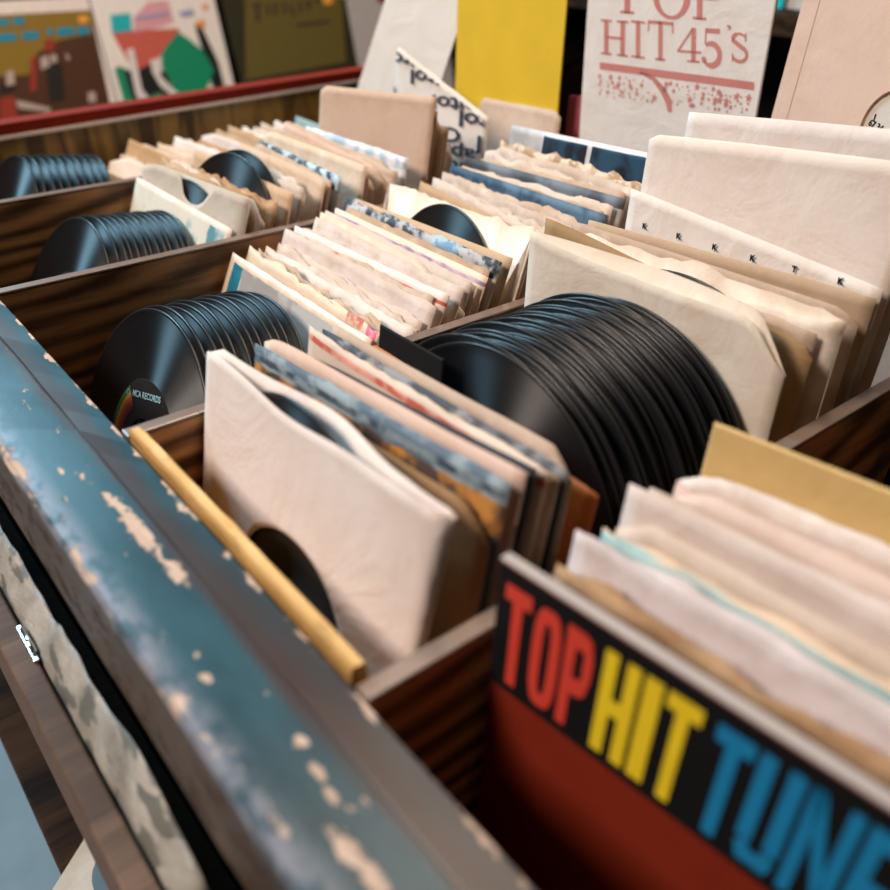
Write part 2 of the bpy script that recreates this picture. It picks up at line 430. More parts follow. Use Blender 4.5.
# ------------------------------------------------------------------ vinyl records
def disc_mesh(name, r=.0875, hole=.019, lab=.044):
    prof = [(hole, .0009), (lab, .0009), (lab + .001, .0007), (.052, .0006), (.06, .0006), (.07, .0006), (.080, .0006), (.0845, .0007), (.0858, .0010), (.0868, .0010), (.0874, .0006), (.0875, 0)]
    full = prof + [(a, -b) for a, b in reversed(prof[:-1])]
    n = 96; vs, fs, fm = [], [], []
    for i in range(n):
        t = 2 * math.pi * i / n
        for a, b in full: vs.append((a * math.cos(t), a * math.sin(t), b))
    m = len(full)
    for i in range(n):
        j = (i + 1) % n
        for k in range(m):
            k2 = (k + 1) % m
            fs.append((i * m + k, j * m + k, j * m + k2, i * m + k2))
            ra = max(full[k][0], full[k2][0])
            fm.append(1 if ra <= lab + 1e-6 else (2 if min(full[k][0], full[k2][0]) > .0845 else 0))
    return vs, fs, fm
DISC = disc_mesh('disc')
disc_protos = []
def disc_obj(M4, name='vinyl_record', kind=None):
    if kind is None: kind = rnd.randrange(4)
    while len(disc_protos) < 5:
        D = DISC if len(disc_protos) < 4 else disc_mesh('disc', hole=.0036)
        me = bpy.data.meshes.new('vinyl_record'); me.from_pydata(D[0], [], [tuple(f) for f in D[1]])
        for m in (M_VINYL, M_LABELS[min(3, len(disc_protos))], M_RIM): me.materials.append(m)
        me.polygons.foreach_set('material_index', D[2]); me.polygons.foreach_set('use_smooth', [True] * len(me.polygons)); me.update()
        disc_protos.append(me)
    o = bpy.data.objects.new(name, disc_protos[kind]); COL.objects.link(o); o.matrix_world = M4
    return o
def mid(P, row):
    P[1] = min(max(P[1], ROW_Y[row][0] + .0952), ROW_Y[row][1] - .0952); return P
def disc_mat(x, y, zf, lean, yaw=0, lift=0.0, spin=0.0):
    """disc standing on floor height zf; bottom point near (x - r sin(lean)); local z faces the rail"""
    l, a = math.radians(lean), math.radians(yaw)
    n = np.array([math.cos(a), math.sin(a), 0]); s = np.array([math.sin(a), -math.cos(a), 0])
    up = math.cos(l) * np.array([0, 0, 1.0]) + math.sin(l) * n
    back = math.cos(l) * n - math.sin(l) * np.array([0, 0, 1.0])
    P = w((x, y, zf + .0875 * math.cos(l) + .0012 * abs(math.sin(l)) + .0006 + lift))
    M = rotm(s, up, -back, P)
    return M @ Matrix.Rotation(math.radians(spin), 4, 'Z')

# ------------------------------------------------------------------ the room
M_SHOPFLOOR = flat('blue grey concrete floor', (.20, .26, .29), .7, .3, .25, sc=14)
M_WALL = flat('dark painted wall', (.012, .010, .009), .9, .1, .3, sc=4)
def struct(o): o['kind'] = 'structure'; return o
struct(box('floor', (-2.6, -2.2, -.05), (2.6, 3.4, 0), M_SHOPFLOOR, bev=0))
struct(box('wall_back', (-2.6, 3.4, 0), (2.6, 3.5, 2.9), M_WALL, bev=0))
struct(box('wall_right', (2.6, -2.2, 0), (2.7, 3.5, 2.9), M_WALL, bev=0))

# ------------------------------------------------------------------ the bin
ROW_Y = {0: (-.2, 0.), 1: (0., .2), 2: (.2, .413), 3: (.413, .604), 4: (.604, .80)}
ROW_F = {0: -.142, 1: -.137, 2: -.158, 3: -.158, 4: -.154}
XE = .60
root = empty('record_bin', Matrix.Translation((0, 0, 0)), 'long wooden record bin with worn blue front rail and brown plywood dividers', 'record bin')
# front rail: two boards side by side under one coat of paint, with a rounded outer nose
def rail():
    y0, y1 = -.62, .90
    prof = [(0, -.045), (0, -.0016), (-.0008, -.0004), (-.0150, -.0002), (-.0157, -.0007), (-.0164, -.0002), (-.046, 0), (-.0485, -.0008), (-.050, -.0032), (-.050, -.012), (-.0505, -.052), (-.049, -.056), (-.030, -.056), (-.030, -.045)]
    ny = 60; vs, fs = [], []
    for i in range(ny + 1):
        y = y0 + (y1 - y0) * i / ny
        for k, (x, z) in enumerate(prof):
            j = .0007 * noise.noise(Vector((y * 30, k * 2.3, 1.0)))
            vs.append((x + (j if x < -.04 else j * .3), y, z + j * .4))
    m = len(prof)
    for i in range(ny):
        for k in range(m):
            k2 = (k + 1) % m; fs.append((i * m + k, i * m + k2, (i + 1) * m + k2, (i + 1) * m + k))
    fs.append(tuple(reversed(range(m)))); fs.append(tuple(range(ny * m, ny * m + m)))
    o = mesh_obj('front_rail', vs, fs, M_RAIL, parent=root, smooth_=False)
    o.location.z = ZR; o['label'] = 'front rail in worn blue paint chipped to bare wood'
    return o
rail()
def bx(name, lo, hi, mat, bev=.0012, parent=root):
    o = box(name, lo, hi, mat, parent, bev); o.location.z = ZR; return o
bx('front_panel', (-.034, -.62, -.20), (-.006, .86, -.0565), W_DARK)
bx('front_lining', (-.0055, -.60, -.17), (-.0003, .80, -.047), W_BOARD)
for y in (-.2, 0., .2, .413, .604):
    d = bx('divider_board', (.0006, y - .004, -.17), (XE, y + .004, -.0022), W_BOARD)
    e = box('edge_band', (.0006, y - .004, -.0020), (XE, y + .004, 0), W_EDGE, d, .0007)
def prism(name, pts, z0, z1, mat, parent=root):
    vs = [(x, y, z0) for x, y in pts] + [(x, y, z1) for x, y in pts]; n = len(pts)
    fs = [tuple(reversed(range(n))), tuple(range(n, 2 * n))] + [(i, (i + 1) % n, n + (i + 1) % n, n + i) for i in range(n)]
    o = mesh_obj(name, vs, fs, mat, parent=parent, smooth_=False); o.location.z = ZR if parent is root else 0
    return o
ysd = lambda x: .797 + .124 * x
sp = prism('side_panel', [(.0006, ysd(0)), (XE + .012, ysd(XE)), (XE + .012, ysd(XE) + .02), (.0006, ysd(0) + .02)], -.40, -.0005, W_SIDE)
M_RED = flat('red trim', (.18, .018, .008), .8, .1, .2)
M_STRIP = flat('pale edge strip', (.78, .70, .66), .5, .4, .1)
tr = prism('red_trim', [(-.06, ysd(-.06) - .001), (XE + .012, ysd(XE) - .001), (XE + .012, ysd(XE) + .023), (-.06, ysd(-.06) + .023)], .0036, .0145, M_RED); tr['label'] = 'dark red trim capping the far side panel'
ps = prism('edge_strip', [(-.06, ysd(-.06) - .0024), (XE + .012, ysd(XE) - .0024), (XE + .012, ysd(XE) + .02), (-.06, ysd(-.06) + .02)], 0, .0034, M_STRIP); ps['label'] = 'pale strip under the red trim'
bx('back_panel', (XE + .0005, -.2, -.40), (XE + .012, ysd(XE) - .001, -.002), W_DARK)
for k in ROW_Y:
    y0, y1 = ROW_Y[k]
    bx('bottom_board', (.0006, y0 + .0045, ROW_F[k] - .012), (XE - .0005, (y1 - .0045 if k < 4 else .795), ROW_F[k]), W_FLOOR, 0)
bx('near_side_panel', (-.034, -.62, -.85), (XE, -.60, -.0565), W_DARK)
lf = bx('leg', (-.034, .862, -.85), (.02, .90, -.057), W_DARK)
bx('leg', (XE - .05, .90, -.85), (XE, .94, -.41), W_DARK)
# lower display lip with brackets and a shelf under it
bx('lower_lip', (-.0785, -.60, -.165), (-.0665, .86, -.1), W_LIP)
bx('lip_floor', (-.0660, -.60, -.165), (-.0345, .86, -.155), W_DARK, 0)
def shelf():
    a = on_z((2, 672), -.36); b = on_z((28, 889), -.36)
    x = (a[0] + b[0]) / 2
    return bx('lower_shelf', (x, -.598, -.378), (.10, .86, -.36), W_DARK, .002), x
sh, xsh = shelf()

# ------------------------------------------------------------------ generic sleeve placing
LEAN = {}
placed = {k: [] for k in ROW_Y}
def corners(row, TL, TR, dl=.012, dr=.012):
    y0, y1 = ROW_Y[row]
    return on_y(TL, y1 - dl), on_y(TR, y0 + dr)
def planes(A, B, lean, zf):
    """x of the sheet at both ends, at rim height and at the floor"""
    tl = math.tan(math.radians(lean))
    return [A[0] - (A[2] - .04) * tl, B[0] - (B[2] - .04) * tl, A[0] - (A[2] - zf) * tl, B[0] - (B[2] - zf) * tl]
def push(row, A, B, lean, t):
    """keep a sheet clear of the one before it by sliding it away from the rail"""
    p = planes(A, B, lean, ROW_F[row]); A, B = A.copy(), B.copy()
    if placed[row]:
        q, tq = placed[row][-1]; g = (t + tq) / 2 + .0008
        dL = max(0, q[0] + g - p[0], q[2] + g - p[2]); dR = max(0, q[1] + g - p[1], q[3] + g - p[3])
        A[0] += dL; B[0] += dR
        p = planes(A, B, lean, ROW_F[row])
    placed[row].append((p, t)); return A, B
def fit(vs, fr, row):
    """settle a sheet into its compartment: plumb sides, foot on the floor, clear of the divider boards"""
    X, Y, Z, O, wid, h, t = fr
    y0, y1 = ROW_Y[row]; zf = ROW_F[row] + .0004; kx = float(X[2] / Z[2])
    vs = [(v[0] + (v[2] - h) * kx, v[1], v[2]) for v in vs]
    low = min(float(O[2] + v[0] * X[2] + v[1] * Y[2] + v[2] * Z[2]) for v in vs)
    d = max(0, zf - low) / Z[2]
    out = []
    for x, y, z in vs:
        z += d * (1 - z / h)
        P = O + X * x + Y * y + Z * z
        if P[2] < .012:
            yc = min(max(P[1], y0 + .0047), (y1 - .0047))
            dx = (yc - P[1]) / X[1]; x += dx; z -= dx * X[2] / Z[2]
        out.append((x, y, z))
    return out
def sleeve(row, A, B, lean, label, cat='record sleeve', mat=None, t=.0026, name='record_sleeve', group=None, do_push=True, card=False, seed=None, parts=False, **kw):
    if do_push: A, B = push(row, A, B, lean, t + .0004 + (.0007 if row == 0 else 0) + (kw.get('bowf', 0) + kw.get('bowb', 0)) + (kw.get('wav', .0005) if not card else 0))
    X, Y, Z, O, wid, h = frame(A, B, lean, ROW_F[row], t)
    M = rotm(X, Y, Z, w(O))
    g = card_geo(wid, h, t) if card else sleeve_geo(wid, h, t, rnd.randrange(9999) if seed is None else seed, **kw)
    g = (fit(g[0], (X, Y, Z, O, wid, h, t), row), g[1], g[2])
    if parts:
        r = empty(name, M, label, cat, group)
        o = mesh_obj('card' if card else 'paper_pocket', g[0], g[1], mat, uvs=g[2], parent=r, smooth_=not card)
        return r, (X, Y, Z, O, wid, h, t)
    o = mesh_obj(name, g[0], g[1], mat, uvs=g[2], smooth_=not card); o.matrix_world = M
    tag(o, label, cat, group)
    return o, (X, Y, Z, O, wid, h, t)
def local(fr, q, off=0):
    """point of a sheet's front face seen at a pixel, in the sheet's own x/z"""
    X, Y, Z, O, wid, h, t = fr
    P = on_plane(q, O - Y * (t / 2), Y) - O
    return float(P @ X), float(P @ Z)

ORD = ['zeroth', 'first', 'second', 'third', 'fourth', 'fifth', 'sixth', 'seventh', 'eighth', 'ninth', 'tenth', 'eleventh', 'twelfth', 'thirteenth', 'fourteenth', 'fifteenth', 'sixteenth', 'seventeenth', 'eighteenth', 'nineteenth', 'twentieth']
def ordw(n):
    if n <= 20: return ORD[n]
    tens = {2: 'twenty', 3: 'thirty', 4: 'forty'}[n // 10]
    return ({'twenty': 'twentieth', 'thirty': 'thirtieth', 'forty': 'fortieth'}[tens] if n % 10 == 0 else tens + '-' + ORD[n % 10])

PAPERS = [('cream', CREAM), ('cream', CREAM), ('pale', PALE), ('tan', TAN), ('pinkish cream', PINK), ('white', WHITE), ('tan', (.58, .42, .29)), ('cream', (.66, .53, .43))]
LIGHT = [('cream', CREAM), ('pale', PALE), ('white', WHITE), ('pinkish cream', PINK)]
GROUPS = {0: 'sleeves in the nearest compartment', 1: 'sleeves in the second compartment', 2: 'sleeves in the middle compartment', 3: 'sleeves in the fourth compartment', 4: 'sleeves in the far compartment'}
def fill(row, a, b, leans, anchor, n=None, palette=None, jr=.010):
    """ordinary sleeves filed between two key sleeves (corner pairs a and b)"""
    (A0, B0), (A1, B1) = a, b
    gap = min(A1[0] - A0[0], B1[0] - B0[0])
    if n is None: n = max(0, int(gap / .0042) - 1)
    for i in range(1, n + 1):
        f = i / (n + 1)
        A = A0 + (A1 - A0) * f; B = B0 + (B1 - B0) * f
        A = A + np.array([0, -rnd.uniform(0, .008), rnd.uniform(-.006, .0015)]); B = B + np.array([0, rnd.uniform(0, jr), rnd.uniform(-.006, .0015)])
        nm, c = rnd.choice(palette or PAPERS)
        ear = (0, rnd.choice([0, 0, .08, .14]), 0, rnd.uniform(.006, .014)) if rnd.random() < .5 else (rnd.choice([0, .07]), 0, .008, 0)
        sleeve(row, A, B, leans[0] + (leans[1] - leans[0]) * f, f'{nm} paper sleeve, {ordw(i)} behind the {anchor}', mat=paper(c, stain=rnd.choice([.4, .6, .8])), t=rnd.uniform(.0019, .0028), group=GROUPS[row], tear=rnd.choice([.001, .003, .005, .008]), ear=ear, wav=rnd.uniform(.0002, .0006))

# ================================================================== compartment 0 (nearest)
def fixed_right(TL, TR, z, row=0, wd=.178):
    A = on_z(TL, z); B = on_z(TR, z); d = (B - A) / np.linalg.norm(B - A)
    return A, A + d * wd
M_BLACKINK = flat('black print', (.008, .008, .009), .6, .12)
M_REDCARD = flat('red printed card', (.19, .020, .008), .6, .15, .15)
M_GREYEDGE = flat('grey card edge', (.42, .36, .33), .7, .2)
INK_R = flat('red letter ink', (.62, .055, .035), .5, .3); INK_Y = flat('yellow letter ink', (.80, .58, .02), .5, .3); INK_B = flat('blue letter ink', (.010, .20, .42), .5, .3)
A, B = fixed_right((505, 555), (890, 800), .037)
t_ = .004
A, B = push(0, A, B, 2, t_)
X, Y, Z, O, wid, h = frame(A, B, 2, ROW_F[0], t_)
M = rotm(X, Y, Z, w(O)); fr = (X, Y, Z, O, wid, h, t_)
r = empty('record_album', M, 'red and black boxed album lettered TOP HIT TUNES at the front of the nearest compartment', 'record album')
g = card_geo(wid, h, t_); mesh_obj('cover', g[0], g[1], M_REDCARD, uvs=g[2], parent=r, smooth_=False)
o = box('top_edge', (-wid / 2, -t_ / 2 - .0002, h - .0008), (wid / 2, t_ / 2 + .0002, h + .0004), M_GREYEDGE, r, .0003); o['label'] = 'scuffed grey top edge'
zb = local(fr, (495, 682))[1]
ink('title_band', [rect(-wid / 2 + .0004, zb, wid / 2 - .0004, h - .0012)], -t_ / 2 - .0003, M_BLACKINK, r)['label'] = 'black title band'
def xat(px, py): return local(fr, (px, py))[0]
ztop, zbot = h - .0075, zb + .0045
lets = [('T', 507, 533, 590, INK_R), ('O', 531, 562, 615, INK_R), ('P', 563, 599, 640, INK_R), ('H', 597, 637, 690, INK_Y), ('I', 643, 666, 715, INK_Y), ('T', 666, 706, 735, INK_Y), ('T', 710, 748, 770, INK_B), ('U', 751, 796, 800, INK_B), ('N', 801, 851, 835, INK_B), ('E', 858, 905, 870, INK_B)]
words = {}
xl = -wid / 2 + .004
# advance widths settle into even spacing along the box
adv = {'T': .0115, 'O': .0115, 'P': .0112, 'H': .0128, 'I': .0062, 'U': .0128, 'N': .0138, 'E': .011, 'S': .011}
SANS['S'] = stroke(arc(.5, .74, .33, .19, 0, 180, 10) + [(.2, .62), (.5, .5), (.8, .38)] + arc(.5, .26, .33, .19, 0, -180, 10), [.3] * 5 + [.22] * 6 + [.3] * 3 + [.22] * 6 + [.3] * 5)
for wd_, mt in (('TOP', INK_R), ('HIT', INK_Y), ('TUNES', INK_B)):
    P = []
    for ch in wd_:
        P += glyph(SANS, ch, xl, zbot, adv[ch] - .0002, ztop - zbot); xl += adv[ch] + .0015
    xl += .0018 if wd_ == 'TOP' else .003
    ink('title_word', P, -t_ / 2 - .0006, mt, r)['label'] = f'letters {wd_} in print'
key0 = []
M_TAN2 = paper(TAN, stain=.9)
spec0 = [
 ('a', (558, 556), (890, 757), .030, 7, 'brown stained paper sleeve directly behind the TOP HIT TUNES box', paper((.55, .36, .2), stain=1.0), dict(tear=.006)),
 ('b', (560, 535), (890, 722), .037, 8, 'lavender white paper sleeve with curled corner, second behind the TOP HIT TUNES box', paper((.68, .60, .61), stain=.5), dict(tear=.004, bowb=.002)),
 ('c', (594, 530), (890, 690), .034, 8, 'tan creased sleeve with teal printed line in the nearest compartment', print_mat('tan teal line', (.66, .48, .34), [(1, .955, .985, (.25, .42, .43), (.38, .5, .48), 30, .006)]), dict(tear=.004)),
 ('d', (614, 490), (890, 640), .044, 8, 'white paper sleeve with pointed left corner in the nearest compartment', paper(WHITE, stain=.35), dict(tear=.002, bowb=.003, ear=(0, .2, 0, .01))),
 ('e', (639, 485), (890, 600), .042, 8, 'pinkish cream sleeve with rounded left corner in the nearest compartment', paper(PINK, stain=.35), dict(ear=(.1, 0, .012, 0), bowb=.003)),
 ('f', (679, 465), (890, 552), .042, 8, 'white paper sleeve with rolled corner just in front of the ochre card', paper((.82, .72, .67), stain=.4), dict(ear=(.07, 0, .006, 0), bowb=.003, tear=.003)),
]
prev = (A, B)
for k, TL, TR, z, ln, lab, mt, kw in spec0:
    a2 = fixed_right(TL, TR, z)
    fill(0, prev, a2, (7, 8), {'a': 'brown stained sleeve', 'b': 'brown stained paper sleeve', 'c': 'lavender white sleeve', 'd': 'tan sleeve with teal line', 'e': 'white sleeve with pointed corner', 'f': 'pinkish cream rounded sleeve'}[k] + ' in the nearest compartment' if k != 'a' else 'TOP HIT TUNES box', n={'a': 0, 'b': 0, 'c': 1, 'd': 1, 'e': 1, 'f': 1}[k])
    sleeve(0, a2[0], a2[1], ln, lab, mat=mt, t=.003, **kw)
    prev = a2
M_OCHRE = paper((.66, .42, .11), dark=(.55, .33, .07), stain=.35)
a2 = fixed_right((715, 422), (890, 490), .049)
sleeve(0, a2[0], a2[1], 6, 'ochre yellow cardboard divider behind the white sleeves of the nearest compartment', 'divider card', M_OCHRE, .0024, 'divider_card', card=True)

for i in range(5):
    o = disc_obj(disc_mat(.352 + .0045 * i, -.1, ROW_F[0], 4, rnd.uniform(-.12, .12)))
    tag(o, f'black record, {ordw(i + 1)} of those standing behind the ochre card at the right picture edge', 'vinyl record', 'records behind the ochre card')

# ================================================================== compartment 1
ROW_ = 1
# tan board standing on edge against the inside of the rail
def slat():
    ny = 30; vs, fs, us = [], [], []
    prof = [(.0008, -.137 + .0006), (.0008, .0035), (.0018, .0052), (.0062, .0052), (.0074, .0036), (.0074, -.137 + .0006)]
    for i in range(ny + 1):
        y = .0065 + (.1935 - .0065) * i / ny
        for k, (x, z) in enumerate(prof):
            j = noise.noise(Vector((y * 45, k, 2.0))) * .0009
            vs.append((x + (j * .5 if z > 0 else 0), y, z + (j if z > 0 else 0))); us.append((i / ny, .5))
    m = len(prof)
    for i in range(ny):
        for k in range(m):
            k2 = (k + 1) % m; fs.append((i * m + k, i * m + k2, (i + 1) * m + k2, (i + 1) * m + k))
    fs.append(tuple(reversed(range(m)))); fs.append(tuple(range(ny * m, ny * m + m)))
    o = mesh_obj('wooden_slat', vs, fs, wood_mat('yellow pine', (.42, .22, .06), (.72, .43, .15), scale=(60, 9, 30), rough=.6), uvs=us, smooth_=False)
    o.location.z = ZR
    tag(o, 'tan wooden slat on edge against the inside of the blue rail', 'wooden slat')
slat()
# the white sleeve with a round label hole and its record
A, B = corners(1, (212, 357), (441, 513), .0065, .0125); A[2] = .036
LW = 10; tW = .0052
placed[1].append((planes(A, B, LW, ROW_F[1]), .006))
X, Y, Z, O, wid, h = frame(A, B, LW, ROW_F[1], tW); M = rotm(X, Y, Z, w(O))
def white_sleeve():
    vs, fs, us = [], [], []
    hc, hr = (.006, h * .405), .047
    hw = wid / 2
    def shape(x, z, back):
        u = min(1, max(0, .5 + x / wid)); v = max(0, z / h); arch = max(0, 4 * u * (1 - u))
        y = (tW / 2 if back else -tW / 2) * (.5 + .5 * min(1, min(u, 1 - u) / .012))
        if back:
            y += .0095 * math.exp(-((u - .52) / .22) ** 2) * v ** 3
        else:
            y += -.0010 * max(0, math.sin(u * 4.2)) * v - .0006 * arch * v
        y += .006 * max(0, (u - .78) / .22) ** 2 * v ** 2
        zz = z
        if z > .6 * h:
            k = (z / h - .6) / .4
            dip = (.0035 * math.exp(-((u - .46) / .17) ** 2) if not back else 0) + .003 * max(0, (u - .86) / .14) + .004 * max(0, (.05 - u) / .05)
            zz -= dip * k
        return (x, y, zz)
    # front with hole: rings from the hole out to the rectangle
    nt_, nr = 96, 14
    def rectpt(t):
        c, s = math.cos(t), math.sin(t)
        k = min((hw - math.copysign(1, c) * hc[0]) / abs(c) if abs(c) > 1e-9 else 1e9, ((h - hc[1]) if s > 0 else hc[1]) / abs(s) if abs(s) > 1e-9 else 1e9)
        return hc[0] + c * k, hc[1] + s * k
    ths = sorted(set([2 * math.pi * i / nt_ for i in range(nt_)] + [math.atan2(z - hc[1], x - hc[0]) % (2 * math.pi) for x in (-hw, hw) for z in (0, h)]))
    nT = len(ths)
    for k in range(nr + 1):
        f = (k / nr) ** 1.2
        for t in ths:
            X0, Z0 = rectpt(t); x0, z0 = hc[0] + hr * math.cos(t), hc[1] + hr * math.sin(t)
            x, z = x0 + (X0 - x0) * f, z0 + (Z0 - z0) * f
            vs.append(shape(x, z, False)); us.append((.5 + x / wid, z / h * .98))
    for k in range(nr):
        for i in range(nT):
            j = (i + 1) % nT; fs.append((k * nT + i, (k + 1) * nT + i, (k + 1) * nT + j, k * nT + j))
    b = len(vs); nu, nv = 40, 24
    for i in range(nu + 1):
        for j in range(nv + 1):
            x, z = (i / nu - .5) * wid, j / nv * h
            vs.append(shape(x, z, True)); us.append((i / nu, j / nv * .98))
    for i in range(nu):
        for j in range(nv):
            a = b + i * (nv + 1) + j; fs.append((a, a + nv + 1, a + nv + 2, a + 1))
    # side and bottom seams
    bm = bmesh.new(); me = bpy.data.meshes.new('tmp'); me.from_pydata(vs, [], fs); bm.from_mesh(me); bpy.data.meshes.remove(me)
    bm.free()
    return vs, fs, us
M_WS = paper((.83, .73, .68), stain=.16)
vs, fs, us = white_sleeve(); vs = fit(vs, (X, Y, Z, O, wid, h, tW), 1)
o = mesh_obj('record_sleeve', vs, fs, M_WS, uvs=us); o.matrix_world = M
sm = o.modifiers.new('thickness', 'SOLIDIFY'); sm.thickness = .0005; sm.offset = 0
tag(o, 'white paper sleeve with round label hole and gaping top, frontmost behind the tan slat', 'record sleeve', GROUPS[1])
# its record
P = O + Z * (.0875 + .0016) + Y * .0006
P[1] = .103
rec = disc_obj(rotm(X, Z, -Y, w(P)), kind=4)
tag(rec, 'black vinyl record inside the white sleeve with the round label hole', 'vinyl record')

M_PICT = print_mat('picture sleeve', (.10, .12, .16), [
    (1, .945, 1.2, (.09, .13, .17), (.27, .33, .36), 45, .012), (1, .86, .945, (.50, .22, .05), (.09, .06, .05), 55, .012), (1, .955, .975, (.05, .07, .10), (.22, .28, .32), 60, .01)], stain=.2)
M_REDL = print_mat('red lined sleeve', CREAM, [(1, .955, .975, (.55, .12, .07), (.70, .35, .27), 40, .006)])
M_BLK = flat('black card', (.008, .008, .008), .8, .15)
spec1 = [
 ('brown', (232, 362), (496, 519), 10, 'brown kraft sleeve with rounded corner just behind the white holed sleeve', paper(KRAFT, stain=.5), dict(ear=(0, .09, 0, .012), t=.0022)),
 ('pict', (255, 343), (505, 487), 9, 'blue and orange picture sleeve near the front of the second compartment', M_PICT, dict(t=.00224, tear=.001)),
 ('pink', (265, 334), (526, 474), 9, 'pinkish cream sleeve directly behind the blue and orange picture sleeve', paper((.80, .60, .51), stain=.3), dict(ear=(.05, 0, .004, 0), t=.0022)),
 ('dkline', (300, 352), (536, 470), 9, 'thin dark blue sleeve edge between two pinkish cream sleeves', paper((.05, .055, .07), stain=.3), dict(t=.0024)),
 ('redl', (290, 330), (548, 471), 8, 'cream sleeve with a red printed line along its top edge', M_REDL, dict(t=.0022, tear=.003)),
 ('cream', (301, 334), (560, 476), 8, 'cream worn sleeve, last pale one in front of the dark bordered sleeve', paper(CREAM, stain=.7), dict(t=.0022, tear=.004)),
 ('dark', (318, 330), (566, 474), 8, 'charcoal printed sleeve in front of the tan edged sleeve', print_mat('charcoal print', (.035, .036, .04), [(1, .97, 1.2, (.25, .25, .26), (.05, .05, .06), 50, .01)]), dict(t=.0026)),
 ('tan', (333, 325), (575, 461), 7, 'tan edged sleeve with rounded corner in front of the vinyl stack', paper((.58, .42, .31), stain=.5), dict(t=.0022, ear=(0, .07, 0, .01))),
]
prev = (A, B); names = {'brown': 'white holed sleeve', 'pict': 'brown kraft sleeve', 'pink': 'blue and orange picture sleeve', 'dkline': 'pinkish cream sleeve', 'redl': 'thin dark blue edge', 'cream': 'red lined sleeve of the second compartment', 'dark': 'last worn cream sleeve', 'tan': 'charcoal printed sleeve'}
for k, TL, TR, ln, lab, mt, kw in spec1:
    a2 = corners(1, TL, TR)
    n = 0
    if n: fill(1, prev, a2, (9, 8), names[k], n=n)
    sleeve(1, a2[0], a2[1], ln, lab, mat=mt, **kw); prev = a2
# orange sleeve poking out low behind them, then the black card
a2 = corners(1, (374, 345), (597, 496), dr=.008)
sleeve(1, a2[0], a2[1], 6, 'orange card sleeve peeking out beside the vinyl stack', mat=flat('orange card', (.50, .13, .02), .6, .3), t=.002)
a2 = corners(1, (378, 325), (443, 360), dr=.126)
a2[1][0] = a2[0][0] - .004
sleeve(1, a2[0], a2[1], 5, 'black card standing in front of the big vinyl stack', 'divider card', M_BLK, .0018, 'divider_card', card=True)

# the big stack of bare records
xb = max(placed[1][-1][0][2], placed[1][-1][0][3]) + .006
nst = 30
x_first, x_last = max(.128, xb + .008), .240
for i in range(nst):
    f = i / (nst - 1)
    ln = 5 - 2.5 * f + rnd.uniform(-.15, .15)
    x = x_first + (x_last - x_first) * f
    y = .1 + .006 * math.sin(i * 1.7) + rnd.uniform(-.003, .003)
    o = disc_obj(disc_mat(x, y, ROW_F[1], ln, rnd.uniform(-.12, .12), spin=rnd.uniform(0, 360)))
    tag(o, f'bare black record, {ordw(i + 1)} from the front of the big vinyl stack', 'vinyl record', 'bare records in the big stack')

placed[1].append(([x_last + .003, x_last + .003, x_last - .004, x_last - .004], .003))
spec1b = [
 ('big', (512, 236), (797, 330), 1, 'large cream paper sleeve leaning right behind the big vinyl stack', paper((.78, .68, .58), stain=.3), dict(t=.004, bowb=.009, ear=(0, .13, 0, .024), dipf=.004, slot=.04)),
 ('b2', (530, 222), (815, 350), 1, 'tan lined open sleeve right behind the large cream sleeve', paper((.42, .27, .13), stain=.5), dict(t=.004, ear=(0, .05, 0, .006), bowb=.002)),
 ('b3', (560, 222), (848, 317), 1, 'cream torn sleeve with a black record edge showing at its top', paper((.78, .66, .55), stain=.5), dict(t=.0062, wav=.0002, tear=.006, dipf=.009, bowb=.003, slot=.16)),
 ('b4', (575, 222), (862, 315), 1, 'pale sleeve with scuffed corner between the torn and the brown topped sleeves', paper(CREAM, stain=.8), dict(t=.003, ear=(0, .06, 0, .006))),
 ('br', (589, 220), (877, 299), 2, 'brown topped cardboard sleeve in front of the sleeve with printed marks', paper((.52, .36, .23), stain=.3), dict(t=.003)),
]
prev = None
nm1 = {'b2': 'large cream sleeve', 'b3': 'tan lined open sleeve', 'b4': 'cream torn sleeve with black record', 'br': 'pale scuffed sleeve'}
for k, TL, TR, ln, lab, mt, kw in spec1b:
    a2 = corners(1, TL, TR, .0085, .0085) if k == 'b3' else corners(1, TL, TR)
    if prev is not None:
        n = {'b2': 0, 'b3': 1, 'br': 0}.get(k, 0)
        if n: fill(1, prev, a2, (1, 1), nm1[k], n=n)
    o, f_ = sleeve(1, a2[0], a2[1], ln, lab, mat=mt, **kw)
    if k == 'b3':
        X_, Y_, Z_, O_, w_, h_, _t = f_
        rec = disc_obj(rotm(X_, Z_, -Y_, mid(w(O_ + Z_ * max(.0915, h_ - .0875 - .006) + X_ * .001), ROW_)), kind=1)
        tag(rec, 'black record whose edge shows in the cream torn sleeve', 'vinyl record')
    prev = a2
# sleeve with a row of small printed marks
a2 = corners(1, (632, 189), (882, 291))
r, f_ = sleeve(1, a2[0], a2[1], 2, 'white sleeve with a row of small black marks along its top', mat=paper((.80, .70, .63), stain=.25), t=.003, parts=True, wav=.0002)
for (px, py), ch in zip([(646, 226), (680, 236), (716, 247), (754, 258), (796, 269), (842, 281)], 'KKKKTK'):
    lx, lz = local(f_, (px, py)); ink('printed_mark', xf(font_polys(ch, .0046, bold=.0003), 8, lx, lz), -.0032, M_BLACKINK, r)['label'] = 'small black printed mark'
a2 = corners(1, (651, 134), (930, 168))
sleeve(1, a2[0], a2[1], 3, 'big blank cream sleeve standing tall behind the black marked sleeve', mat=paper((.80, .68, .60), stain=.25), t=.004, bowb=.003, ear=(.03, 0, .003, 0))
a3 = corners(1, (690, 112), (960, 136), dl=.03)
sleeve(1, a3[0], a3[1], 3, 'white sleeve standing behind the big blank cream sleeve', mat=paper((.79, .71, .67), stain=.2), t=.003, bowb=.002)
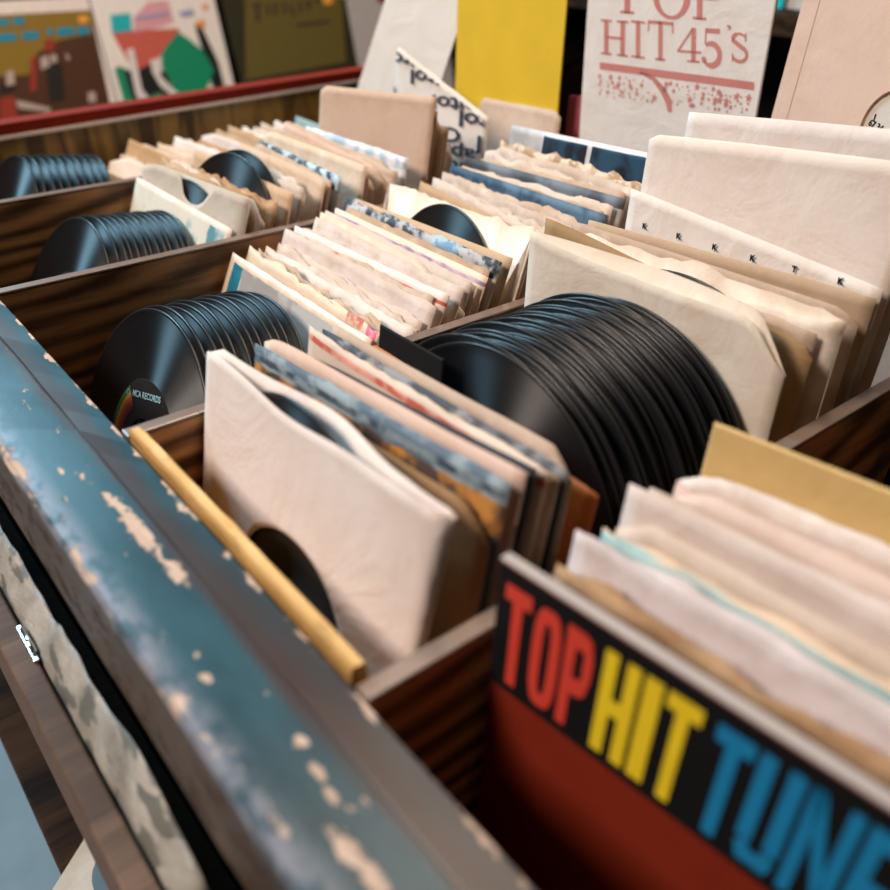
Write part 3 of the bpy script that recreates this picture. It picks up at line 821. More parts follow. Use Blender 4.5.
# kraft sleeve with a round hole at far right
a4 = corners(1, (800, 20), (1040, 70), dl=.012)
A4, B4 = push(1, a4[0], a4[1], 4, .004)
A4[2] = B4[2] = (A4[2] + B4[2]) / 2
_Z = frame(A4, B4, 4, ROW_F[1], .004)[2]; A4, B4 = A4 + _Z * .06, B4 + _Z * .06
X, Y, Z, O, wid, h = frame(A4, B4, 4, ROW_F[1], .004); f4 = (X, Y, Z, O, wid, h, .004)
r = empty('record_sleeve', rotm(X, Y, Z, w(O)), 'pinkish kraft sleeve with round label hole standing tallest at far right', 'record sleeve', GROUPS[1])
hx, hz = local(f4, (890, 134)); ex = local(f4, (890, 91)); hr = math.hypot(ex[0] - hx, ex[1] - hz)
def holed_card(wid, h, t, hc, hr, n=72):
    hw = wid / 2
    ths = sorted(set([2 * math.pi * i / n for i in range(n)] + [math.atan2(z - hc[1], x - hc[0]) % (2 * math.pi) for x in (-hw, hw) for z in (0, h)]))
    vs, fs, us = [], [], []
    nT = len(ths)
    for y in (-t / 2, t / 2 - .0014):
        for rr in (0, 1):
            for t_ in ths:
                c, s = math.cos(t_), math.sin(t_)
                k = min((hw - math.copysign(1, c) * hc[0]) / abs(c) if abs(c) > 1e-9 else 1e9, ((h - hc[1]) if s > 0 else hc[1]) / abs(s) if abs(s) > 1e-9 else 1e9)
                k = hr if rr == 0 else k
                vs.append((hc[0] + c * k, y, hc[1] + s * k)); us.append((.5 + vs[-1][0] / wid, vs[-1][2] / h * .95))
    for i in range(nT):
        j = (i + 1) % nT
        fs += [(i, nT + i, nT + j, j), (2 * nT + i, 2 * nT + j, 3 * nT + j, 3 * nT + i), (i, j, 2 * nT + j, 2 * nT + i), (nT + i, 3 * nT + i, 3 * nT + j, nT + j)]
    return vs, fs, us
g = holed_card(wid, h, .004, (hx, hz), hr); g = (fit(g[0], f4, 1), g[1], g[2])
M_PK = paper((.74, .54, .44), stain=.25)
mesh_obj('front_sheet', g[0], g[1], M_PK, uvs=g[2], parent=r, smooth_=False)
vs = [(-wid / 2, .0012, 0), (wid / 2, .0012, 0), (wid / 2, .0012, h), (-wid / 2, .0012, h), (-wid / 2, .002, 0), (wid / 2, .002, 0), (wid / 2, .002, h), (-wid / 2, .002, h)]
mesh_obj('back_sheet', fit(vs, f4, 1), [(0, 1, 2, 3), (7, 6, 5, 4), (3, 2, 6, 7), (0, 3, 7, 4), (1, 5, 6, 2), (0, 4, 5, 1)], M_PK, uvs=[(0, 0)] * 8, parent=r, smooth_=False)
l0 = local(f4, (803, 60)); 
ex0 = -wid / 2 + .016
ink('folded_seam', [rect(ex0, .001, ex0 + .0006, h - .001)], -.00215, flat('seam line', (.35, .22, .16), .8), r)
lp = [(hx + hr * 1.0 * math.cos(2 * math.pi * i / 48), hz + hr * 1.0 * math.sin(2 * math.pi * i / 48)) for i in range(48)]
ink('record_label', [lp], .0006, flat('cream record label', (.62, .55, .47), .7, .2), r)['label'] = 'cream record label seen through the hole'
P = xf(font_polys('I', .006, bold=.0002), 0, hx - hr * .72, hz + hr * .22) + xf(font_polys('67 34', .0055, bold=.0002), -8, hx - hr * .6, hz + hr * .06)
ink('label_print', P, .0003, M_BLACKINK, r)['label'] = 'small black print on the label'
# dark blue cover beyond the kraft sleeve
P0 = on_y((783, 22), .185); P0[0] += 0
A5 = P0.copy(); B5 = A5 + np.array([.012, -.165, 0])
A5[0] = max(A5[0], .53); q = on_plane((783, 22), np.array([.545, 0, 0]), np.array([1., 0, 0])); q[1] = min(q[1], .188); A5 = q; B5 = q + np.array([0.003, -.05, .0])
sleeve(1, A5, B5, 3, 'dark blue cover edge peeking out left of the pinkish kraft sleeve', mat=print_mat('dark blue cover', (.02, .035, .065), [(0, -.1, .012, (.6, .6, .62), (.5, .5, .52), 30, 0)]), t=.003, card=True)

# ================================================================== compartment 2 (middle)
ROW_ = 2
# leaning row of bare records at the front
for i in range(12):
    f = i / 11
    ln = 22 + 6 * f; x = .0365 + .060 * f
    Mx = disc_mat(x, .3 + .003 * math.sin(i * 2.1) + .006 * f, ROW_F[2], ln, rnd.uniform(-.12, .12), spin=16 if i == 0 else rnd.uniform(0, 360))
    if i == 0:
        r = empty('vinyl_record', Mx, 'frontmost leaning record with black rainbow label in the middle compartment', 'vinyl record', 'leaning records in the middle compartment')
        o = disc_obj(Matrix(), 'disc', 3); o.parent = r
        zl = .00115
        def polyz(name, P, zz, mt, par):
            vs, fs = [], []
            for p in P:
                a = sum(p[k][0] * p[(k + 1) % len(p)][1] - p[(k + 1) % len(p)][0] * p[k][1] for k in range(len(p)))
                if a < 0: p = p[::-1]
                b = len(vs); vs += [(q[0], q[1], zz) for q in p]; fs.append(tuple(range(b, b + len(p))))
            return mesh_obj(name, vs, fs, mt, parent=par, smooth_=False)
        def annulus(r0, r1, n=64): return [[(r0 * math.cos(a), r0 * math.sin(a)), (r1 * math.cos(a), r1 * math.sin(a)), (r1 * math.cos(b), r1 * math.sin(b)), (r0 * math.cos(b), r0 * math.sin(b))] for a, b in [(2 * math.pi * k / n, 2 * math.pi * (k + 1) / n) for k in range(n)]]
        lab = polyz('label', annulus(.0192, .0438), zl, flat('black paper label', (.012, .011, .011), .5, .3), r); lab['label'] = 'black paper label'
        for rr, c in ((.0, (.05, .16, .05)), (.0035, (.42, .22, .03)), (.0065, (.36, .07, .02)), (.0095, (.20, .03, .02)), (.0125, (.09, .015, .02))):
            # rainbow bands sweeping down the label's left side
            P = []
            for k in range(20):
                a, b = math.radians(118 + 70 * k / 20), math.radians(118 + 70 * (k + 1) / 20)
                P.append([((.0425 - rr - .0030) * math.cos(a), (.0425 - rr - .0030) * math.sin(a)), ((.0425 - rr) * math.cos(a), (.0425 - rr) * math.sin(a)), ((.0425 - rr) * math.cos(b), (.0425 - rr) * math.sin(b)), ((.0425 - rr - .0030) * math.cos(b), (.0425 - rr - .0030) * math.sin(b))])
            polyz('rainbow_band', P, zl + .0002, flat('rainbow ink', c, .5, .3), lab)
        tx = xf(font_polys('MCA RECORDS', .0056, bold=.0001), 0, .004, .0335)
        polyz('label_print', tx, zl + .0003, flat('pale blue print', (.30, .50, .55), .5), lab)['label'] = 'pale blue lettering'
        polyz('label_emblem', xf(annulus(.0013, .0019, 20), 0, -.0215, .0335), zl + .0003, flat('violet print', (.30, .28, .45), .5), lab)
    else:
        o = disc_obj(Mx); tag(o, f'black record, {ordw(i + 1)} from the front of the leaning middle stack', 'vinyl record', 'leaning records in the middle compartment')

M_BLUES = print_mat('silver sleeve with teal spine', (.47, .45, .43), [(0, -1, .035, (.62, .5, .36), (.7, .58, .44), 60, 0), (0, .04, .125, (.012, .14, .21), (.02, .18, .25), 40, 0), (0, .13, .55, (.33, .30, .28), (.62, .58, .54), 18, .03),
     (1, .965, 1.3, (.68, .52, .38), (.74, .6, .48), 60, .006)], stain=.2, rough=.4)
def redtop(base, lo, hi): return print_mat('red lined cream', base, [(1, lo, hi, (.55, .08, .05), (.66, .2, .14), 40, .002)])
M_PURP = print_mat('cream with violet line', (.72, .56, .42), [(1, .965, .98, (.30, .2, .33), (.55, .42, .45), 35, .008)])
M_PICT2 = print_mat('dark photo sleeve', (.62, .52, .43), [(1, .925, 1.3, (.03, .035, .045), (.42, .40, .40), 70, .02), (0, .62, .78, (.14, .24, .36), (.35, .45, .5), 70, .02)])
M_BLUETOP = print_mat('blue topped sleeve', (.70, .58, .48), [(1, .945, 1.3, (.025, .055, .10), (.09, .15, .21), 30, .006)])
M_SLATE = print_mat('slate topped sleeve', (.5, .45, .42), [(1, .96, 1.3, (.16, .17, .19), (.05, .055, .065), 20, .006)])
M_SILV = flat('silver flap', (.42, .40, .39), .45, .4, .15)
M_DARKC = print_mat('dark blue cover print', (.62, .58, .55), [(1, .0, .985, (.010, .014, .022), (.02, .06, .10), 26, .002), (0, -.2, .27, (.40, .38, .37), (.50, .47, .46), 30, .004), (0, .27, .285, (.62, .55, .60), (.6, .5, .6), 20, 0), (0, .61, .64, (.60, .56, .54), (.55, .5, .5), 20, .004)], rough=.45)
spec2 = [
 ('blue', (233, 252), (372, 340), 24, 'silver sleeve with teal left border, frontmost behind the leaning middle records', M_BLUES, dict(t=.0026, tear=.001, wav=.0002), 0, ''),
 ('tan', (250, 243), (378, 331), 23, 'tan torn edged sleeve with red spots, just behind the teal bordered one', print_mat('tan red spots', (.66, .5, .36), [(0, .8, .9, (.6, .42, .3), (.45, .08, .05), 55, .02), (0, .93, .985, (.7, .5, .42), (.62, .12, .22), 70, .01)]), dict(tear=.006), 0, ''),
 ('c1', (268, 245), (415, 330), 23, 'pale cream sleeve with long smooth top in the middle compartment', paper(PALE, stain=.3), dict(tear=.003), 1, 'tan torn edged sleeve'),
 ('c2', (283, 228), (429, 309), 22, 'white worn sleeve just in front of the red lined sleeve', paper(WHITE, stain=.4), dict(tear=.002), 2, 'pale cream sleeve with long smooth top'),
 ('red', (295, 225), (434, 300), 22, 'cream sleeve with red line along its top in the middle compartment', redtop(PALE, .955, .968), dict(tear=.001), 1, 'white worn sleeve'),
 ('dog', (321, 212), (462, 292), 20, 'cream sleeve with big clipped right corner in the middle compartment', paper((.80, .68, .56), stain=.4), dict(ear=(0, .3, 0, .016), t=.003), 3, 'red lined cream sleeve'),
 ('purp', (335, 208), (477, 281), 20, 'tan sleeve with violet smudged top behind the clipped corner sleeve', M_PURP, dict(t=.003), 2, 'clipped corner sleeve'),
 ('pict', (337, 200), (496, 261), 19, 'torn dark photo sleeve in the middle compartment', M_PICT2, dict(tear=.006, t=.003), 1, 'violet smudged sleeve'),
 ('tan2', (350, 200), (508, 260), 18, 'tan sleeve directly in front of the torn sleeve with the black record', paper((.64, .45, .29), stain=.5), dict(t=.003), 1, 'torn dark photo sleeve'),
 ('torn', (390, 181), (516, 233), 15, 'cream sleeve with its front torn away from a black record', paper((.78, .66, .55), stain=.4), dict(t=.0062, wav=.0002, dipf=.055, dipp=.22, tear=.006, slot=.150), 0, 'tan sleeve by the torn one'),
 ('k', (435, 175), (560, 240), 13, 'cream crumpled sleeve behind the torn one with the black record', paper(CREAM, stain=.5), dict(tear=.004), 2, 'torn sleeve with the black record'),
 ('l', (440, 167), (607, 215), 12, 'cream sleeve with long blue printed top edge', M_BLUETOP, dict(t=.003), 3, 'cream crumpled sleeve'),
 ('m', (461, 157), (626, 199), 11, 'slate topped sleeve behind the long blue edged sleeve', M_SLATE, dict(t=.003), 2, 'blue topped sleeve'),
 ('n', (502, 137), (640, 182), 9, 'cream sleeve with torn brown top edge in front of the dark blue cover', print_mat('cream brown torn', (.76, .64, .54), [(1, .955, 1.3, (.35, .2, .09), (.62, .47, .34), 60, .02)]), dict(tear=.008, t=.003), 3, 'slate topped sleeve'),
 ('dark', (512, 125), (652, 155), 7, 'dark blue cover with silver left flap standing in front of the TOP HIT 45s card', M_DARKC, dict(t=.003), 0, 'sleeve with torn brown edge'),
]
prev = None
for k, TL, TR, ln, lab, mt, kw, nf, anc in spec2:
    a2 = corners(2, TL, TR, .0065, .0065) if 'slot' in kw else corners(2, TL, TR)
    if nf and prev is not None: fill(2, prev, a2, (pl, ln), anc, n=nf, palette=LIGHT if k in ('c1', 'c2', 'red', 'dog') else None)
    o, f_ = sleeve(2, a2[0], a2[1], ln, lab, mat=mt, **kw)
    if k == 'torn':
        X_, Y_, Z_, O_, w_, h_, _t = f_
        rec = disc_obj(rotm(X_, Z_, -Y_, mid(w(O_ + Z_ * max(.0915, h_ - .0875 - .003) - X_ * .002), ROW_)), kind=0)
        tag(rec, 'black record with reddish label showing in the torn cream sleeve', 'vinyl record')
    prev = a2; pl = ln
# TOP HIT 45'S card
A, B = corners(2, (588, 60), (767, 87), dl=.012, dr=.012)
A, B = push(2, A, B, -3, .003)
_X, _Y, _Z, _O, _w, _h = frame(A, B, -3, ROW_F[2], .003)
A, B = A + _Z * .11, B + _Z * .11
# keep the plane where the underline is seen: slide so the card passes through the measured point
X, Y, Z, O, wid, h = frame(A, B, -3, ROW_F[2], .003); f_ = (X, Y, Z, O, wid, h, .003)
r = empty('divider_card', rotm(X, Y, Z, w(O)), "tall off-white card printed TOP HIT 45'S with red stars", 'divider card')
g = card_geo(wid, h, .003); g = (fit(g[0], f_, 2), g[1], g[2]); mesh_obj('card', g[0], g[1], paper((.77, .68, .62), stain=.25), uvs=g[2], parent=r, smooth_=False)
INK_45 = print_mat('faded red print', (.60, .22, .19), [], stain=.5)
def q45(px, py): return local(f_, (px, py))
def quadglyph(font, ch, bl, br, tl):
    """letter fitted to the sheet points under three pixels: bottom left, bottom right, top left"""
    a, b, c = q45(*bl), q45(*br), q45(*tl)
    ex = (b[0] - a[0], b[1] - a[1]); ez = (c[0] - a[0], c[1] - a[1])
    return [[(a[0] + p[0] * ex[0] + p[1] * ez[0], a[1] + p[0] * ex[1] + p[1] * ez[1]) for p in poly] for poly in font[ch]]
P = []
def L45(ch, x0, x1, yb0, yb1, ht): 
    return quadglyph(SLAB, ch, (x0, yb0), (x1, yb1), (x0, yb0 - ht))
P += L45('T', 610, 645, 12, 15, 42) + L45('O', 653, 690, 17, 20, 44) + L45('P', 693, 727, 19, 22, 44)
ink('title_word', P, -.0018, INK_45, r)['label'] = 'letters TOP in faded red'
P = L45('H', 601, 628, 54, 57, 35) + L45('I', 631, 645, 57, 59, 37) + L45('T', 648, 673, 59, 62, 39)
ink('title_word', P, -.0018, INK_45, r)['label'] = 'letters HIT in faded red'
P = L45('4', 677, 701, 61, 63, 34) + L45('5', 701, 723, 65, 67, 38) + L45("'", 726, 733, 38, 39, 14) + L45('S', 730, 749, 61, 63, 29)
ink('title_word', P, -.0018, INK_45, r)['label'] = "letters 45'S in faded red"
P = []
a, b, c_, d = q45(600, 62), q45(754, 82), q45(754, 90), q45(600, 69)
P.append([a, b, c_, d])
P += stroke([q45(x, y) for x, y in ((640, 72), (653, 78), (663, 90), (669, 102), (670, 112))], [.002, .004, .006, .0065, .004])
rs = random.Random(3)
for i in range(26):
    for j_ in range(5):
        x = 601 + i * 5.9 + rs.uniform(-2.2, 2.2); lo = 76 + (x - 600) * .125; y = lo + j_ * 4.6 + rs.uniform(-1.5, 1.5)
        if abs(x - (648 + (y - 76) * .6)) < 6 or rs.random() < .18 or y > 112: continue
        q_ = q45(x, y); P += star(q_[0], q_[1], rs.choice([.0011, .0013, .0016, .0020, .0026, .0034]))
ink('printed_stars', P, -.0018, INK_45, r)['label'] = 'red rule, ribbon and stars'

# ================================================================== compartment 3
ROW_ = 3
for i in range(13):
    f = i / 12
    ln = 25 + 5 * f; x = .058 + .056 * f + (.003 if i else 0)
    o = disc_obj(disc_mat(x, .5085 + .002 * math.sin(i * 2.3), ROW_F[3], ln, rnd.uniform(-.12, .12), spin=rnd.uniform(0, 360)), kind=3 if i == 0 else None)
    tag(o, f'black record, {ordw(i + 1)} from the front of the fourth compartment stack' if i else 'frontmost leaning record of the fourth compartment, with a glossy blue sheen', 'vinyl record', 'leaning records in the fourth compartment')
M_SCRIB = print_mat('cream with green drawing', (.68, .64, .54), [(1, .80, .815, (.06, .10, .07), (.5, .5, .4), 30, .06), (0, .14, .19, (.05, .09, .06), (.68, .64, .54), 22, .08), (0, .62, .74, (.68, .64, .56), (.25, .42, .43), 45, .03), (0, .82, .95, (.10, .27, .33), (.55, .6, .58), 30, .03), (1, .975, 1.3, (.74, .62, .54), (.7, .55, .45), 50, .006)])
spec3 = [
 ('a', (137, 177), (232, 230), 22, 'cream sleeve with green line drawing, frontmost behind the fourth compartment records', M_SCRIB, dict(t=.003, wav=.0002), 0, ''),
 ('b', (141, 160), (243, 201), 20, 'grey paper sleeve with thumb notch at the top', paper((.50, .44, .37), stain=.3), dict(t=.0062, wav=.0002, notch=(.56, .14, .02), slot=.13, ear=(.14, 0, .006, 0)), 0, ''),
 ('c', (190, 150), (289, 195), 18, 'tan sleeve with bare records rising out of it', paper((.66, .49, .35), stain=.4), dict(t=.004, dipf=.002), 4, 'grey notched sleeve'),
 ('d', (240, 143), (326, 180), 16, 'tan bulging sleeve with open arched side', paper((.66, .48, .34), stain=.4), dict(t=.004, bowb=.002, ear=(0, .1, 0, .004)), 2, 'tan sleeve with rising records'),
 ('e', (260, 140), (341, 177), 14, 'white and blue printed sleeve behind the tan bulging sleeve', print_mat('white blue top', (.6, .62, .62), [(1, .93, 1.3, (.45, .56, .62), (.02, .03, .04), 60, .02)]), dict(t=.003), 2, 'tan bulging sleeve'),
 ('f', (256, 131), (367, 167), 13, 'thick cream sleeve with soft rounded top in the fourth compartment', paper((.76, .61, .47), stain=.5), dict(t=.004, ear=(.06, 0, .006, 0)), 0, ''),
 ('h', (277, 121), (398, 171), 12, 'cream sleeve midway between the thick cream and white printed ones', paper(CREAM, stain=.5), dict(t=.003, tear=.003), 4, 'thick cream rounded sleeve'),
 ('i', (307, 125), (400, 159), 11, 'white sleeve with pale blue print in front of the plain brown sleeve', print_mat('white pale blue', (.68, .64, .64), [(1, .94, 1.3, (.35, .45, .55), (.7, .66, .66), 45, .02)]), dict(t=.003, tear=.002), 1, 'cream midway sleeve'),
]
prev = None
for k, TL, TR, ln, lab, mt, kw, nf, anc in spec3:
    a2 = corners(3, TL, TR, .0062, .0062) if kw.get('slot') or 'notch' in kw else corners(3, TL, TR)
    if nf and prev is not None: fill(3, prev, a2, (pl, ln), anc, n=nf)
    if k == 'c':
        p, tt = placed[3][-1]; placed[3][-1] = ([v + .0058 for v in p], tt)
    o, f_ = sleeve(3, a2[0], a2[1], ln, lab, mat=mt, **kw)
    X_, Y_, Z_, O_, w_, h_, _t = f_
    if k == 'b':
        rec = disc_obj(rotm(X_, Z_, -Y_, mid(w(O_ + Z_ * max(.0915, h_ - .0875 - .003) + X_ * .001), ROW_)), kind=1)
        tag(rec, 'black record with teal sheen in the notch of the grey sleeve', 'vinyl record')
    if k == 'c':
        for q, (lx, dz) in enumerate(((-.002, .012), (.002, .016))):
            # slid up in the gaps in front of and behind the sheet
            back = .0045 * (1 if q else -1)
            rec = disc_obj(rotm(X_, Z_, -Y_, mid(w(O_ + Z_ * (h_ - .0875 + dz) + X_ * lx + Y_ * back), ROW_)))
            tag(rec, ('left' if q == 0 else 'right') + ' of two black records rising above the tan sleeve', 'vinyl record')
        p, tt = placed[3][-1]; placed[3][-1] = ([v + .0058 for v in p], tt)
    prev = a2; pl = ln
a2 = corners(3, (321, 85), (436, 97))
sleeve(3, a2[0], a2[1], 8, 'plain brown kraft sleeve standing above its neighbours near the red trim', mat=paper((.60, .42, .31), stain=.25), t=.003, ear=(.06, 0, .005, 0), wav=.0003)
fill(3, a2, (a2[0] + np.array([.035, 0, -.03]), a2[1] + np.array([.03, 0, -.045])), (8, 8), 'plain brown kraft sleeve', n=4)
# patterned sleeve with repeated lettering, tilted
A, B = corners(3, (398, 47), (489, 118), dl=.012, dr=.014)
A, B = push(3, A, B, 6, .003)
X, Y, Z, O, wid, h = frame(A, B, 6, ROW_F[3], .003); f_ = (X, Y, Z, O, wid, h, .003)
r = empty('record_sleeve', rotm(X, Y, Z, w(O)), 'white sleeve with repeated black Capitol lettering tilted in the bin', 'record sleeve', GROUPS[3])
g = sleeve_geo(wid, h, .003, 77, wav=.0002, tear=.001); g = (fit(g[0], f_, 3), g[1], g[2])
mesh_obj('paper_pocket', g[0], g[1], paper((.72, .64, .57), stain=.3), uvs=g[2], parent=r)
INK_NAVY = flat('navy print', (.03, .035, .06), .6)
P = []
o0 = np.array(local(f_, (450, 105))); e1 = np.array(local(f_, (460, 105))) - o0; e2 = np.array(local(f_, (450, 95))) - o0
ang = math.degrees(math.atan2(e1[1], e1[0])); sx = float(np.linalg.norm(e1)) / 10; sy = abs(float(e1[0] * e2[1] - e1[1] * e2[0])) / float(np.linalg.norm(e1)) / 10
cap = font_polys('Capitol', 1.0, bold=.02); cw = max(p[0] for q in cap for p in q) - min(p[0] for q in cap for p in q)
cap = [[(p[0] * 74 / cw * sx, p[1] * 21 * sy) for p in q] for q in cap]
for px, py in ((446, 79), (368, 86), (470, 106), (392, 110), (500, 124), (426, 129), (456, 152), (420, 60), (470, 170), (400, 172), (520, 150)):
    lx, lz = local(f_, (px, py))
    for poly in xf(cap, ang + 176, lx, lz):
        kx = float(X[2] / Z[2])
        q = clip_poly([(p[0] - (p[1] - h) * kx, p[1]) for p in poly], -wid / 2 + .003, wid / 2 - .003, h - .075, h - .0025)
        if len(q) > 2: P.append([(p[0] + (p[1] - h) * kx, p[1]) for p in q])
ink('printed_lettering', P, -.0032, INK_NAVY, r)['label'] = 'repeated navy lettering upside down'
# tall cream card leaning behind it
def slab(name, poly_yz, x0, x1, mat, label, cat):
    n = len(poly_yz)
    vs = [(x0, y, z) for y, z in poly_yz] + [(x1, y, z) for y, z in poly_yz]
    fs = [tuple(range(n)), tuple(reversed(range(n, 2 * n)))] + [((i + 1) % n, i, n + i, n + (i + 1) % n) for i in range(n)]
    o = mesh_obj(name, vs, fs, mat, uvs=[(.5, .5)] * (2 * n), smooth_=False); o.location.z = ZR
    return tag(o, label, cat)
XC = .5295; zbm = ROW_F[3] + .0006
def yz(px, py, x): return on_plane((px, py), np.array([x, 0, 0]), np.array([1., 0, 0]))
c0, c1, d0, d1 = yz(385, 0, XC), yz(358, 86, XC), yz(467, 0, XC), yz(440, 85, XC)
def ext(p, q, z): f = (z - q[2]) / (p[2] - q[2]); return (q[1] + (p[1] - q[1]) * f, z)
slab('divider_card', [ext(c0, c1, .0008), ext(d0, d1, .0008), ext(d0, d1, .21), ext(c0, c1, .21)], XC, XC + .002, paper((.90, .82, .74), stain=.1), 'tall cream card leaning behind the Capitol lettered sleeve', 'divider card')
# two cream sleeves, the yellow card, a pinkish red one
a2 = corners(3, (455, 92), (561, 112)); 
for v in a2: v[0] = max(v[0], .512)
sleeve(3, a2[0], a2[1], 3, 'tan sleeve with rounded right end in front of the yellow card', mat=paper((.66, .46, .33), stain=.5), t=.004, ear=(0, .06, 0, .006))
def yz(px, py, x): 
    return on_plane((px, py), np.array([x, 0, 0]), np.array([1., 0, 0]))
xy = .524
a, b = yz(456, 60, xy), yz(561, 70, xy)
slab('divider_card', [(a[1], zbm), (b[1], zbm), (b[1], .20), (a[1], .20)], xy, xy + .002, flat('yellow card', (.74, .49, .035), .75, .15, .12, sc=25), 'plain bright yellow card standing tall beside the black gap', 'divider card')
xq = .548
a, b = yz(569, 96, xq), yz(591, 96, xq)
slab('record_sleeve', [(a[1] , zbm), (b[1], zbm), (b[1], b[2]), (a[1], a[2])], xq, xq + .003, paper((.45, .12, .17), stain=.4), 'faded pinkish red sleeve peeking out right of the yellow card', 'record sleeve')

# ================================================================== compartment 4 (far)
for i in range(10):
    f = i / 9
    ln = 24 + 7 * f; x = .070 + .058 * f
    o = disc_obj(disc_mat(x, .704 + .002 * math.sin(i * 2.3), ROW_F[4], ln, rnd.uniform(-.12, .12), spin=rnd.uniform(0, 360)))
    tag(o, f'black record, {ordw(i + 1)} from the front of the far compartment stack' if i else 'frontmost leaning record of the far compartment at the left picture edge', 'vinyl record', 'leaning records in the far compartment')
spec4 = [
 ('a', (86, 162), (152, 192), 35, 'ochre brown sleeve, frontmost behind the far compartment records', paper((.42, .25, .10), stain=.5), dict(ear=(.12, 0, .01, 0)), 0, ''),
 ('b', (114, 151), (200, 190), 30, 'cream sleeve with rounded corner, second behind the far records', paper(CREAM, stain=.3), dict(ear=(.2, 0, .012, 0), t=.003), 0, ''),
 ('c', (125, 139), (215, 180), 27, 'tan sleeve with high left corner in the far compartment', paper(TAN, stain=.5), dict(t=.003), 1, 'cream rounded sleeve of the far compartment'),
 ('d', (159, 141), (245, 172), 25, 'cream sleeve with worn corner in the middle of the far compartment', paper((.74, .56, .42), stain=.5), dict(tear=.004), 2, 'tan sleeve with high corner'),
 ('d2', (175, 136), (262, 167), 24, 'pale thin card leaning in the far compartment', paper(PALE, stain=.3), dict(), 1, 'cream sleeve with worn corner'),
 ('e', (204, 129), (282, 160), 22, 'white curved sleeve with rounded corner in the far compartment', paper(WHITE, stain=.3), dict(bowf=.004, ear=(.2, 0, .008, 0), t=.004), 2, 'pale thin card of the far compartment'),
 ('f', (229, 124), (312, 156), 20, 'tan creased sleeve, rearmost full one in the far compartment', paper(TAN, stain=.5), dict(tear=.003), 1, 'white curved sleeve of the far compartment'),
 ('g', (262, 122), (335, 148), 18, 'cream sleeve under the red trim at the back of the far compartment', paper(CREAM, stain=.5), dict(tear=.003), 2, 'tan creased sleeve of the far compartment'),
 ('h', (296, 116), (360, 140), 16, 'teal grey sleeve under the red trim by the brown kraft sleeve', paper((.30, .42, .42), stain=.3), dict(), 2, 'cream sleeve under the red trim'),
]
prev = None
for k, TL, TR, ln, lab, mt, kw, nf, anc in spec4:
    a2 = corners(4, TL, TR)
    if nf and prev is not None: fill(4, prev, a2, (pl, ln), anc, n=nf)
    sleeve(4, a2[0], a2[1], ln, lab, mat=mt, **kw); prev = a2; pl = ln

# ================================================================== LP covers on the display rack behind
YB_, LNB = 1.9, math.radians(17)
nB = np.array([0, -math.cos(LNB), math.sin(LNB)]); eB = np.array([0, math.sin(LNB), math.cos(LNB)])
PB = np.array([0, YB_, -.06])
def lpq(px, py):
    P = on_plane((px, py), PB, nB) - PB; return float(P[0]), float(P @ eB)
rk = empty('display_rack', Matrix.Translation((0, 0, 0)), 'dark display rack carrying the album covers behind the bin', 'display rack')
zsh = -.262
o = box('shelf_board', (-.5, YB_ - .10, zsh - .02), (1.9, YB_ + .22, zsh), W_DARK, rk); o.location.z = ZR
o = box('back_board', (-.5, YB_ + .16, zsh), (1.9, YB_ + .18, .6), M_WALL, rk); o.location.z = ZR
for xx in (-.48, 1.84):
    o = box('leg', (xx, YB_ - .05, -.85), (xx + .04, YB_ + .2, zsh - .02), W_DARK, rk); o.location.z = ZR
def lp_cover(x0, x1, top, base_mat, label, layers, roll=0):
    """leaning square cover; layers = (name, material, polygons in pixels seen on its face)"""
    bot = (zsh + .0012 - PB[2]) / eB[2]
    O = PB + np.array([(x0 + x1) / 2, 0, 0]) + eB * bot
    M = rotm(np.array([1., 0, 0]), -nB, eB, w(O))
    r = empty('album_cover', M, label, 'album cover', 'album covers on the display rack')
    g = card_geo(x1 - x0, top - bot, .004); mesh_obj('cover_board', [(v[0], v[1] + .002, v[2]) for v in g[0]], g[1], base_mat, uvs=g[2], parent=r, smooth_=False)
    hw, hh = (x1 - x0) / 2 - .001, top - bot - .001
    for k, (nm, mt, polys) in enumerate(layers):
        P = []
        for poly in polys:
            q = [lpq(*p) for p in poly]
            P.append([(min(hw, max(-hw, a - (x0 + x1) / 2)), min(hh, b - bot)) for a, b in q])
        [ink(nm, [p_], -.0004 - .0003 * k - .00004 * n_, mt, r) for n_, p_ in enumerate(P)]
    return r
FI = lambda n, c: flat(n, c, .45, .35)
ax1 = lpq(104, 60)[0]; topA = lpq(60, 0)[1] + .004
TEAL = FI('teal print', (.01, .26, .40))
